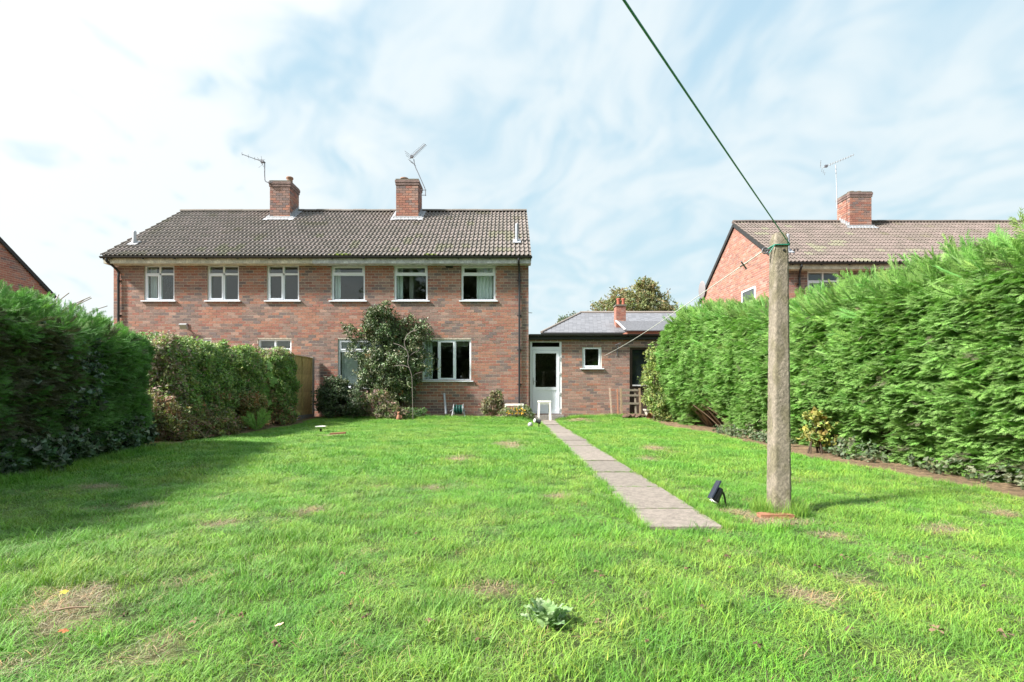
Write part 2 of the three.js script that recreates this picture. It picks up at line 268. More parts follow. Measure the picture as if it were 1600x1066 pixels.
function tileSlope(roof, x0, x1, eave, ridge, tones, singles, near, seed, skip) {
  // eave and ridge: Vector3 with x ignored; tiles laid on the slope between them
  const dir = V(0, ridge.y - eave.y, ridge.z - eave.z), L = dir.length(); dir.normalize(); const R = rng(seed), rows = Math.ceil((L - 0.06) / GAUGE), cols = Math.round((x1 - x0) / TILE_W), cw = (x1 - x0) / cols, list = [];
  const q = new THREE.Quaternion().setFromRotationMatrix(new THREE.Matrix4().makeBasis(V(1, 0, 0), new THREE.Vector3().crossVectors(dir.clone().negate(), V(1, 0, 0)).normalize(), dir.clone().negate()));
  for (let r = 0; r < rows; r++) for (let c = 0; c < cols; c++) {
    const s = r * GAUGE - 0.04, p = V(x0 + c * cw, eave.y, eave.z).addScaledVector(dir, s); p.y += (R() - 0.5) * 0.006;
    if (skip && skip(p.x + cw / 2, s + GAUGE / 2)) continue;
    const moss = fbm2(p.x * 0.6 + seed, s * 0.8, 3);
    list.push({ p, k: Math.floor(R() * 5), j: 0.92 + R() * 0.16, moss, sc: V(cw / TILE_W, 1, r === rows - 1 ? Math.min(1, (L - s) / GAUGE) : 1), r: (R() - 0.5) * 0.008 });
  }
  const own = new Set(list.slice().sort((a, b) => a.p.distanceTo(near) - b.p.distanceTo(near)).slice(0, singles));
  const mats = tones.map((c) => { const m = M.tile.clone(); m.color.copy(c); return m; });
  const mossy = [C(0.235, 0.225, 0.16)].map((c) => { const m = M.tile.clone(); m.color.copy(c); return m; });
  for (const t of own) { const m = shade(new THREE.Mesh(tileGeo, t.moss > 0.28 && t.j > 0.97 ? mossy[0] : mats[t.k])); m.name = 'tile'; m.position.copy(t.p); m.quaternion.copy(q).multiply(euler(0, 0, t.r)); m.scale.copy(t.sc); roof.add(m); }
  const rest = list.filter((t) => !own.has(t)).map((t) => ({ m: mat4(t.p, q, t.sc), c: tones[t.k].clone().multiplyScalar(t.j).lerp(C(0.13, 0.13, 0.06), smooth(0.25, 0.5, t.moss) * 0.5) }));
  if (rest.length) instances('tiling', tileGeo, M.tile, rest, roof);
}
M.tile = new THREE.MeshStandardMaterial({ color: C(1, 1, 1), roughness: 0.85, map: rep(mottle, 3.1), bumpMap: rep(gritBump, 5), bumpScale: 0.003, side: THREE.DoubleSide });

function makeChimney(parent, x0, x1, zf, zb, yBase, yTop, pots, seed, slope) {
  const over = 0.035, ch = part('chimney', box(x0 + 0.008, x1 - 0.008, yBase - 0.6, yTop, zb + 0.008, zf - 0.008), M.mortar, parent);
  const w = x1 - x0, d = zf - zb, list = [];
  const f = courses(0, w, yBase - 0.5, yTop - 2 * COURSE, [], seed), s1 = courses(0, d, yBase - 0.5, yTop - 2 * COURSE, [], seed + 1);
  layBricks(ch, f, V(x0, 0, zf), V(1, 0, 0), V(0, 0, 1)); layBricks(ch, s1, V(x1, 0, zf), V(0, 0, -1), V(1, 0, 0)); layBricks(ch, s1.map((b) => ({ ...b })), V(x0, 0, zb), V(0, 0, 1), V(-1, 0, 0));
  part('oversailing_course', [box(x0 - over * 0.6, x1 + over * 0.6, yTop - 2 * COURSE, yTop - COURSE - 0.006, zb - over * 0.6, zf + over * 0.6), box(x0 - over, x1 + over, yTop - COURSE, yTop, zb - over, zf + over)], paletteMats[6], ch);
  part('flaunching', box(x0 - over * 0.4, x1 + over * 0.4, yTop + 0.001, yTop + 0.045, zb - over * 0.4, zf + over * 0.4), M.flaunch, ch);
  for (const [fx, fz, r, h, m, cap] of pots) {
    const prof = [[r * 0.86, 0], [r * 0.86, h * 0.72], [r * 1.08, h * 0.78], [r * 1.08, h * 0.92], [r, h], [r * 0.72, h], [r * 0.68, h * 0.5]].map(([a, b]) => new THREE.Vector2(a, b));
    const g = [new THREE.LatheGeometry(prof, 16).translate(lerp(x0, x1, fx), yTop + 0.03, lerp(zf, zb, fz))];
    if (cap) g.push(new THREE.CylinderGeometry(r * 1.25, r * 1.3, 0.03, 16).translate(lerp(x0, x1, fx), yTop + 0.05 + h, lerp(zf, zb, fz)), new THREE.CylinderGeometry(r * 0.8, r * 0.8, 0.05, 12).translate(lerp(x0, x1, fx), yTop + 0.02 + h, lerp(zf, zb, fz)));
    part('chimney_pot', g, m, ch);
  }
  // lead dressed over the tiles round the stack: front apron, stepped sides
  const yAt = (z) => slope(z) + 0.075, ap = [];
  ap.push(box(x0 - 0.12, x1 + 0.12, yAt(zf) - 0.04, yAt(zf) + 0.06, zf + 0.008, zf + 0.016));
  const a0 = V(0, yAt(zf + 0.02) + 0.01, zf + 0.02), a1 = V(0, yAt(zf + 0.17) + 0.012, zf + 0.17);
  ap.push(poly(quad([x0 - 0.12, a1.y, a1.z], [x1 + 0.16, a1.y, a1.z], [x1 + 0.16, a0.y, a0.z], [x0 - 0.16, a0.y, a0.z])));
  for (const [x, s] of [[x0, -1], [x1, 1]]) {
    const n = Math.max(4, Math.round((zf - zb) / 0.13));
    for (let i = 0; i < n; i++) { const za = lerp(zf, zb, i / n), zb2 = lerp(zf, zb, (i + 1) / n), xa = x + s * 0.008, xb = x + s * 0.013; ap.push(box(Math.min(xa, xb), Math.max(xa, xb), yAt(za) - 0.05, Math.min(yAt(zb2) + 0.10, yTop - 0.3), zb2 + 0.012, za)); }
    const e = x + s * 0.01, o = x + s * 0.17; ap.push(poly(quad([e, yAt(zf + 0.2) + 0.012, zf + 0.2], [o, yAt(zf + 0.2) + 0.012, zf + 0.2], [o, yAt(zb) + 0.012, zb], [e, yAt(zb) + 0.012, zb])));
  }
  part('flashing', ap, M.leadTwo, ch);
  return ch;
}
M.leadTwo = M.lead.clone(); M.leadTwo.side = THREE.DoubleSide; M.leadTwo.color = C(0.50, 0.52, 0.55);

function gutterRun(parent, x0, x1, y, z, m = M.black) {
  const s = new THREE.Shape(), r = 0.056; s.absarc(0, 0, r, Math.PI, 2 * Math.PI, false); s.lineTo(r - 0.006, 0); s.absarc(0, 0, r - 0.006, 2 * Math.PI, Math.PI, true); s.lineTo(-r, 0);
  const g = new THREE.ExtrudeGeometry(s, { depth: x1 - x0, bevelEnabled: false, curveSegments: 10 }); g.rotateY(Math.PI / 2); g.translate(x0, y, z);
  const gutter = part('gutter', g, m, parent);
  for (let x = x0 + 0.3; x < x1; x += 0.94) part('bracket', box(x - 0.014, x + 0.014, y - r - 0.012, y - r + 0.03, z - r - 0.03, z + r * 0.5), m, gutter);
  return gutter;
}
function downpipe(parent, x, yTop, zTop, yBot, zWall, dx = 0) {
  const r = 0.034, zp = zWall + 0.055, p = part('downpipe', [tube([V(x - dx, yTop, zTop), V(x - dx, yTop - 0.10, zTop), V(x - dx * 0.6, yTop - 0.2, lerp(zTop, zp, 0.5)), V(x, yTop - 0.36, zp), V(x, yTop - 0.5, zp)], r, 20, 10), bar(V(x, yTop - 0.48, zp), V(x, yBot, zp), r, 10)], M.black, parent);
  for (let y = yTop - 0.62; y > yBot + 0.3; y -= 1.05) part('pipe_clip', [new THREE.CylinderGeometry(r + 0.008, r + 0.008, 0.035, 10).translate(x, y, zp), box(x - 0.065, x + 0.065, y - 0.016, y + 0.016, zWall + 0.002, zWall + 0.016)], M.black, p);
}

// ---------------------------------------------------------------- the semi-detached houses
// all in world metres; zf is the face of the front wall, zb of the back wall
function makeHouse(o) {
  const { x0, x1, zf, yE, zE, yR, zR, tones, singleBricks = 0, singleTiles = 0, seed } = o, zb = zR - (zf - zR), t = 0.26, wallTop = o.wallTop;
  const house = thing('semi_detached_house', o.label, 'house', V((x0 + x1) / 2, 0, zf), 'matching brick semi-detached houses');
  const holes = o.windows.map((w) => [w.x0, w.x1, w.y0, w.y1]);
  const wall = part('wall', [wallWithHoles(x0, x1, -0.2, wallTop, zf - 0.004, t, holes)], M.mortar, house);
  const list = courses(x0, x1, 0.02, wallTop, holes, seed); for (const b of list) b.ok = !o.hidden || !o.hidden(b.u - 0, b.y);
  layBricks(wall, list, V(0, 0, zf - 0.004), V(1, 0, 0), V(0, 0, 1), singleBricks, V(0, 2.4, 0));
  const slopeY = (z) => { const k = (yR - yE) / (zE - zR); return yR - Math.abs(z - zR) * k; };
  for (const [x, s] of [[x0, -1], [x1, 1]]) {               // gable ends
    const xs = x - s * 0.004, apex = slopeY(zR) - 0.10, tri = new THREE.Shape([[zf - t - 0.001, -0.2], [zf - t - 0.001, slopeY(zf - t) - 0.1], [zR, apex], [zb, slopeY(zb) - 0.10], [zb, -0.2]].map(([a, b]) => new THREE.Vector2(-a, b)));
    const g = new THREE.ExtrudeGeometry(tri, { depth: t, bevelEnabled: false }); g.rotateY(Math.PI / 2); g.translate(s > 0 ? xs - t : xs, 0, 0);
    const gw = part('gable_wall', [g, box(Math.min(xs, xs - s * t), Math.max(xs, xs - s * t), wallTop + 0.001, slopeY(zf) - 0.1, zf - t, zf - 0.004)], M.mortar, house);
    const k = (yR - yE) / (zE - zR);
    const span = (y) => { const half = Math.min(zf - zR, (yR - 0.14 - y) / k); return s < 0 ? [zR - half, zR + half] : [-(zR + half), -(zR - half)]; };
    const gh2 = (s < 0 ? o.gableHolesLeft : o.gableHolesRight) || [];
    layBricks(gw, courses(s < 0 ? zb : -zf, s < 0 ? zf : -zb, 0.02, apex, gh2, seed + 3 + s, span, o.gableMix).filter((b) => b.w > 0.02), V(xs, 0, 0), V(0, 0, s < 0 ? 1 : -1), V(s, 0, 0));
  }
  part('back_wall', box(x0 + t, x1 - t, -0.2, wallTop, zb, zb + t), M.mortar, house);
  part('upper_floor', box(x0 + t, x1 - t, 2.28, 2.5, zb + t, zf - t - 0.02), M.room, house);
  part('ceiling', box(x0 + t, x1 - t, wallTop + 0.02, wallTop + 0.06, zb + t, zf - t - 0.02), M.room, house);
  for (const px of o.partitions || []) part('partition', box(px - 0.06, px + 0.06, 0, wallTop + 0.015, zb + t + 0.01, zf - t - 0.03), M.room, house);
  // roof: boarding, tiles, ridge, verges
  const v = o.verge ?? 0.07, rx0 = x0 - v, rx1 = x1 + v, zE2 = zR - (zE - zR), dk = 0.03;
  const roof = part('roof', [poly([...quad([rx0, yE, zE], [rx1, yE, zE], [rx1, yR, zR], [rx0, yR, zR]), ...quad([rx0, yR, zR], [rx1, yR, zR], [rx1, yE, zE2], [rx0, yE, zE2]), ...quad([rx0, yE - dk, zE], [rx1, yE - dk, zE], [rx1, yE, zE], [rx0, yE, zE])])], M.roofBoard, house);
  tileSlope(roof, rx0, rx1, V(0, yE + 0.005, zE + 0.02), V(0, yR + 0.005, zR), tones, singleTiles, V(0, H, 0), seed + 20, o.tileSkip);
  tileSlope(roof, rx0, rx1, V(0, yE + 0.005, zE2), V(0, yR + 0.005, zR), tones, 0, V(0, 0, 0), seed + 21);
  const n = Math.round((rx1 - rx0) / 0.45), L = (rx1 - rx0) / n, rm = tones.slice(0, 3).map((c) => { const m = M.tile.clone(); m.color.copy(c).multiplyScalar(0.85); return m; });
  const rg = new THREE.CylinderGeometry(0.105, 0.105, L - 0.012, 10, 1, false, -Math.PI / 2, Math.PI).rotateZ(Math.PI / 2).rotateX(-Math.PI / 2 * 0), R = rng(seed + 40);
  const ridgeGeo = (() => { const tr = []; for (let i = 0; i < 8; i++) { const a = Math.PI * i / 8, b = Math.PI * (i + 1) / 8, r = 0.115, y = (q) => r * Math.sin(q) * 0.8, z = (q) => r * 1.15 * Math.cos(q); tr.push(...quad([0, y(a), z(a)], [L - 0.008, y(a), z(a)], [L - 0.008, y(b), z(b)], [0, y(b), z(b)]), [0, 0, 0], [0, y(a), z(a)], [0, y(b), z(b)], [L - 0.008, 0, 0], [L - 0.008, y(b), z(b)], [L - 0.008, y(a), z(a)]); } return poly(tr); })();
  for (let i = 0; i < n; i++) { const m = shade(new THREE.Mesh(ridgeGeo, rm[Math.floor(R() * 3)])); m.name = 'ridge_tile'; m.position.set(rx0 + i * L, yR + 0.012 + (R() - 0.5) * 0.01, zR); roof.add(m); }
  for (const [x, s] of [[rx0, -1], [rx1, 1]]) for (const [ze, zr] of [[zE, zR], [zE2, zR]]) { const e = 0.02 * Math.sign(zr - ze); part('bargeboard', beam(V(x - s * 0.02, yE - 0.085, ze + e), V(x - s * 0.02, yR - 0.085, zr), 0.035, 0.14), o.bargeMat || M.felt, roof); }
  // eaves
  for (const [a, b, m] of o.fascias) {
    part('fascia', box(a, b, yE - 0.20, yE - 0.035, zE - 0.055, zE - 0.03), m, house);
    part('soffit', box(a, b, yE - 0.215, yE - 0.201, zf + 0.012, zE - 0.03), m, house);
  }
  gutterRun(house, rx0 - 0.02, rx1 + 0.02, yE - 0.025, zE + 0.035);
  for (const w of o.windows) makeWindow(house, w.x0, w.x1, w.y0, w.y1, zf, w.panes);
  for (const c of o.chimneys) makeChimney(house, c.x0, c.x1, c.zf, c.zb, slopeY(c.zf), c.yTop, c.pots, seed + 50 + c.x0 * 3, slopeY);
  if (o.extra) o.extra(house, slopeY);
  done(house); return house;
}
M.roofBoard = new THREE.MeshStandardMaterial({ color: C(0.07, 0.06, 0.05), roughness: 0.95, side: THREE.DoubleSide });

const zF = -FACADE, k15 = FACADE / F, fx = (px) => (px - CX) * k15, fy = (py) => H + (CY - py) * k15;
const eaveZ = 15.25, ridgeZ = 18.98, yEave = H + (CY - 400) / F * eaveZ, yRidge = H + (CY - 331.5) / F * ridgeZ;
const slopeHit = (px, py) => { const k = (yRidge - yEave) / (ridgeZ - eaveZ), s = (CY - py) / F, Z = (yEave - H - k * eaveZ) / (s - k); return at(px, py, Z); };
const tonesMain = tileTones([0.275, 0.245, 0.215]), tonesRight = tileTones([0.205, 0.170, 0.148]);
function ventPipe(house, base, h, r, m, foot) { const p = part('vent_pipe', [new THREE.CylinderGeometry(r, r, h, 14).translate(base.x, base.y + h / 2, base.z), new THREE.SphereGeometry(r, 12, 6, 0, 7, 0, Math.PI / 2).translate(base.x, base.y + h, base.z)], m, house); part('vent_flashing', [box(base.x - r * 2.6, base.x + r * 2.6, 0, 0.012, -0.16, 0.16).rotateX(0).applyMatrix4(new THREE.Matrix4().makeRotationX(Math.atan2(yRidge - yEave, ridgeZ - eaveZ))).translate(0, base.y + 0.075, base.z + 0.02), new THREE.CylinderGeometry(r * 1.25, r * 1.6, foot, 12).translate(base.x, base.y + foot / 2 + 0.02, base.z)], m === M.galv ? M.leadTwo : M.lead, p); }

const chL = slopeHit(438, 344), chR = slopeHit(636, 344);
const mainX0 = fx(177), mainX1 = fx(826);
const upper = (a, b, panes) => ({ x0: fx(a), x1: fx(b), y0: fy(470), y1: fy(414), panes });
makeHouse({
  x0: mainX0, x1: mainX1, zf: zF, yE: yEave, zE: -eaveZ, yR: yRidge, zR: -ridgeZ, wallTop: fy(410.5), seed: 7, singleBricks: 300, singleTiles: 300, tones: tonesMain, verge: 0.07,
  label: 'long red brick semi-detached pair with six upper windows, two chimneys and brown tiled roof',
  windows: [upper(225, 272, FOUR), upper(324, 373, FOUR), upper(417, 467, FOUR), upper(518, 570, TWO), upper(616, 668, TWO), upper(721, 774, TWO),
    { x0: fx(403), x1: fx(455), y0: fy(592), y1: fy(530), panes: FOUR }, { x0: fx(528), x1: fx(600), y0: fy(606), y1: fy(530), panes: [[0, 1, 0.76, 1, 1], [0, 1, 0, 0.76]] }, { x0: fx(660), x1: fx(736), y0: fy(595), y1: fy(530.5), panes: THREE_W },
    { x0: fx(250), x1: fx(330), y0: fy(598), y1: fy(530), panes: THREE_W }],
  partitions: [fx(300), fx(480), fx(640)],
  hidden: (u, y) => (u < fx(676) && u > fx(530)) || u < fx(490) && y < 2.3 || y < 0.5,
  fascias: [[mainX0 - 0.05, fx(494), M.cream], [fx(494) + 0.004, mainX1 + 0.06, M.upvcDull]],
  chimneys: [{ x0: chL.x - 0.375, x1: chL.x + 0.34, zf: chL.z, zb: chL.z - 0.78, yTop: at(0, 284, -chL.z).y, pots: [[0.3, 0.4, 0.11, 0.10, M.flaunch], [0.78, 0.45, 0.115, 0.27, M.potBuff]] },
    { x0: chR.x - 0.39, x1: chR.x + 0.40, zf: chR.z, zb: chR.z - 0.74, yTop: at(0, 281.5, -chR.z).y, pots: [[0.3, 0.4, 0.12, 0.11, M.potBuff, 1], [0.75, 0.42, 0.13, 0.10, M.flaunch]] }],
  tileSkip: (x, s) => false,
  extra(house, slopeY) {
    downpipe(house, fx(187), yEave - 0.05, -eaveZ + 0.035, 0.1, zF, 0.10);
    downpipe(house, fx(811.5), yEave - 0.05, -eaveZ + 0.035, 0.15, zF, 0.03);
    const a = slopeHit(210, 384), b = slopeHit(807.5, 381); ventPipe(house, a, 0.42, 0.055, M.galv, 0.17); ventPipe(house, b, 0.60, 0.048, M.lead, 0.1);
    part('air_vent', [box(fx(697), fx(708), fy(419), fy(413), zF + 0.004, zF + 0.02)], M.black, house);
    // a strip of moss on the lowest tiles
    for (const [p, q, s] of [[514, 548, 4], [664, 682, 5]]) { const R = rng(s), g = []; for (let i = 0; i < 60; i++) g.push(new THREE.IcosahedronGeometry(0.016 + R() * 0.016, 0).scale(1.5, 0.8, 1).translate((lerp(p, q, R()) - CX) / F * eaveZ, yEave + 0.012 + R() * 0.03, -eaveZ + 0.05 - R() * 0.05)); part('moss', g, M.moss, house); }
    const fl = part('overflow_pipe', bar(V(mainX1, fy(487), zF - 0.2), V(mainX1 + 0.12, fy(487) - 0.01, zF - 0.2), 0.012, 8), M.upvc, house);
  },
});
M.moss = new THREE.MeshStandardMaterial({ color: C(0.20, 0.28, 0.03), roughness: 1 });
for (const h of scene.children) h.traverse?.((c) => { if (c.name === 'moss') c.material = M.moss; });

// the house on the right, beyond the hedge
{
  const zfr = 17.35, zEr = 17.0, zRr = 20.9, X = (1226 - CX) / F * zEr, yE = H + (CY - 410) / F * zEr, yR = H + (CY - 348) / F * zRr, k = (yR - yE) / (zRr - zEr);
  const hit = (px, py) => { const s = (CY - py) / F, Z = (yE - H - k * zEr) / (s - k); return at(px, py, Z); };
  const c = hit(1345, 357), x0 = X + 0.07, x1 = X + 13, wx = (px) => (px - CX) / F * zfr, wy = (py) => H + (CY - py) / F * zfr;
  const gz = (px) => -(x0 * F / (px - CX));
  makeHouse({
    x0, x1, zf: -zfr, yE, zE: -zEr, yR, zR: -zRr, wallTop: yE - 0.21, seed: 31, gableMix: MIX.red, singleTiles: 300, tones: tonesRight, verge: 0.07, bargeMat: M.felt,
    label: 'red brick house beyond the tall conifer hedge with one chimney and a small gable window',
    windows: [{ x0: wx(1262), x1: wx(1312), y0: wy(484), y1: wy(424), panes: FOUR }, { x0: wx(1400), x1: wx(1450), y0: wy(484), y1: wy(424), panes: FOUR }, { x0: wx(1520), x1: wx(1570), y0: wy(484), y1: wy(424), panes: FOUR }],
    gableHolesLeft: [], fascias: [[x0 - 0.05, x1 + 0.05, M.cream]],
    chimneys: [{ x0: c.x - 0.43, x1: c.x + 0.43, zf: c.z, zb: c.z - 0.78, yTop: at(0, 301, -c.z).y, pots: [[0.25, 0.35, 0.12, 0.10, M.potBuff], [0.6, 0.4, 0.13, 0.11, M.potBuff]] }],
    extra(house) {
      const b = hit(1231, 396); ventPipe(house, b, 0.62, 0.06, M.lead, 0.1);
      downpipe(house, wx(1248), yE - 0.05, -zEr + 0.035, 0.1, -zfr, 0.12);
      // landing window in the gable, only its top clear of the hedge
      const za = gz(1181), zb = gz(1160), yb = 3.15, yt = H + (CY - 447) / F * -za, f = 0.06, xo = x0 - 0.035, g = [];
      const bz = (z0, z1, y0, y1, dx = 0) => box(xo - dx, x0 + 0.03, y0, y1, Math.min(z0, z1), Math.max(z0, z1));
      const z0 = Math.max(za, zb), z1 = Math.min(za, zb);
      g.push(bz(z0, z0 - f, yb, yt), bz(z1, z1 + f, yb, yt), bz(z0 - f, z1 + f, yt - f, yt), bz(z0 - f, z1 + f, yb, yb + f), bz(z0 - f, z1 + f, lerp(yb, yt, 0.68), lerp(yb, yt, 0.68) + 0.06));
      const w = part('window', g, M.upvc, house); part('pane', box(x0 - 0.022, x0 - 0.016, yb + f, yt - f, z1 + f, z0 - f), new THREE.MeshPhysicalMaterial({ color: C(0.05, 0.06, 0.06), roughness: 0.05 }), w);
    },
  });
}
// the house on the left, mostly out of view
{
  const X = -19.1, half = 4.08, zEb = X * -1 * F / (CX - 85), yE = H + (CY - 466) / F * zEb + 0.1, zRl = zEb - 3.9, rise = 0.742 * 3.9;
  makeHouse({
    x0: X - 13, x1: X, zf: -(zRl - 3.55), yE, zE: -(zRl - 3.9), yR: yE + rise, zR: -zRl, wallTop: yE - 0.21, seed: 53, tones: tonesMain, verge: 0.08,
    label: 'brick house with plain gable end rising behind the dark conifer hedge', windows: [], fascias: [[X - 13, X + 0.05, M.cream]], chimneys: [],
  });
}
console.log('houses');

// ---------------------------------------------------------------- annex beside the house
{
  const zA = -ANNEX, kA = ANNEX / F, ax = (px) => (px - CX) * kA, ay = (py) => H + (CY - py) * kA, x0 = mainX1 + 0.012, x1 = ax(1062), top = ay(531), t = 0.22;
  const annex = thing('brick_outhouse', 'single storey brick outhouse with flat black roof edge joined to the house', 'outhouse', V((x0 + x1) / 2, 0, zA));
  const door = [ax(828.5), ax(877.5), 0.165, ay(532.5)], win = [ax(910), ax(940), ay(575.5), ay(541)], dk = [ax(984), ax(1030), 0.10, ay(543)];
  const holes = [door, win, dk].map((d) => d.slice()); holes[0][0] = Math.max(holes[0][0], x0 + 0.02);
  const wall = part('wall', [wallWithHoles(x0, x1, -0.2, top, zA - 0.004, t, holes)], M.mortar, annex);
  const list = courses(x0, x1, 0.02, top, holes, 77, null, MIX.brown); for (const b of list) { b.ok = b.u < ax(1005) && b.y > 0.2; }
  layBricks(wall, list, V(0, 0, zA - 0.004), V(1, 0, 0), V(0, 0, 1), 300, V(0, 1.5, 0));
  part('side_wall', [box(x1 - t, x1, -0.2, top, zA - 3, zA - t - 0.005), box(x0, x1 - t, -0.2, top, zA - 3.2, zA - 3.0)], M.mortar, annex);
  part('roof_slab', [box(x0, x1 + 0.1, top + 0.01, top + 0.15, zA - 3.2, zA + 0.10)], M.felt, annex);
  part('fascia', [box(x0, x1 + 0.1, top + 0.002, top + 0.135, zA + 0.102, zA + 0.125)], M.black, annex);
  gutterRun(annex, x0, x1 + 0.1, top + 0.15, zA + 0.19);
  part('step', [box(door[0] + 0.02, door[1] + 0.05, -0.1, 0.15, zA - 0.1, zA + 0.22)], M.concrete, annex);
  makeWindow(annex, win[0], win[1], win[2], win[3], zA, [[0, 1, 0, 1, 1]]);
  // white half-glazed back door
  const [a, b, c, d] = door, zf = zA - 0.03, fw = 0.06, fr = [box(a, a + fw, c, d, zf - 0.07, zf), box(b - fw, b, c, d, zf - 0.07, zf), box(a + fw, b - fw, d - 0.045, d, zf - 0.07, zf), box(a + fw, b - fw, ay(547), ay(542), zf - 0.07, zf)];
  const dr = part('back_door', fr, M.upvc, annex);
  part('fanlight', box(a + fw - 0.004, b - fw + 0.004, ay(542) - 0.002, d - 0.045 + 0.002, zf - 0.05, zf - 0.044), M.glass, dr);
  const l = a + fw + 0.006, r = b - fw - 0.006, lb = c + 0.02, lt = ay(547) - 0.008, s = 0.095, gy = ay(605), zd = zf + 0.012;
  part('door_leaf', [box(l, l + s, lb, lt, zf - 0.055, zd), box(r - s, r, lb, lt, zf - 0.055, zd), box(l + s, r - s, lt - s, lt, zf - 0.055, zd), box(l + s, r - s, gy - 0.10, gy, zf - 0.055, zd), box(l + s, r - s, lb, lb + s, zf - 0.055, zd)], M.upvc, dr);
  part('door_panel', [box(l + s, r - s, lb + s, gy - 0.10, zf - 0.045, zf - 0.008)], M.upvc, dr);
  part('door_glass', box(l + s - 0.004, r - s + 0.004, gy - 0.004, lt - s + 0.004, zf - 0.03, zf - 0.024), M.glass, dr);
  part('door_handle', [box(l + 0.02, l + 0.05, ay(601), ay(590), zd, zd + 0.01), bar(V(l + 0.035, ay(596), zd + 0.008), V(l + 0.035, ay(596), zd + 0.05), 0.009, 8), bar(V(l + 0.03, ay(596), zd + 0.046), V(l + 0.14, ay(596), zd + 0.046), 0.009, 8)], M.galv, dr);
  for (const y of [ay(560), ay(584), ay(615), ay(640)]) part('hinge', [box(r - 0.012, r + 0.03, y - 0.05, y + 0.05, zd + 0.001, zd + 0.02)], M.upvcDull, dr);
  // dark store door with a glazed top, in a brown timber frame
  const [e, f, g0, h] = dk, zs = zA - 0.05, dd = part('store_door', [box(e, e + 0.09, g0, h, zs - 0.08, zs), box(f - 0.09, f, g0, h, zs - 0.08, zs), box(e + 0.09, f - 0.09, h - 0.06, h, zs - 0.08, zs), box(e + 0.09, f - 0.09, ay(606), ay(603.5), zs - 0.07, zs - 0.01)], M.woodDark, annex);
  part('door_glass', box(e + 0.09, f - 0.09, ay(602), h - 0.06, zs - 0.05, zs - 0.045), new THREE.MeshPhysicalMaterial({ color: C(0.012, 0.018, 0.018), roughness: 0.12 }), dd);
  part('rail', box(e + 0.10, f - 0.02, ay(603.3), ay(601.3), zs - 0.04, zs + 0.05), M.upvcDull, dd);
  part('door_panel', box(e + 0.09, f - 0.09, g0, ay(606), zs - 0.06, zs - 0.03), M.woodDark, dd);
  part('lintel', [box(e - 0.05, f + 0.05, h + 0.002, h + 0.05, zA - 0.02, zA + 0.008)], M.woodGrey, annex);
  // hook that carries the washing line
  part('line_hook', [bar(V(ax(966), ay(546), zA), V(ax(964), ay(543), zA + 0.18), 0.010, 8), bar(V(ax(960), ay(540), zA + 0.18), V(ax(968), ay(537), zA + 0.18), 0.010, 8), bar(V(ax(964), ay(556), zA + 0.015), V(ax(965), ay(540), zA + 0.015), 0.012, 8)], M.steelDark, annex);
  part('floor', box(x0, x1 - t, 0.02, 0.1, zA - 3, zA - t - 0.02), M.room, annex);
  done(annex);
}

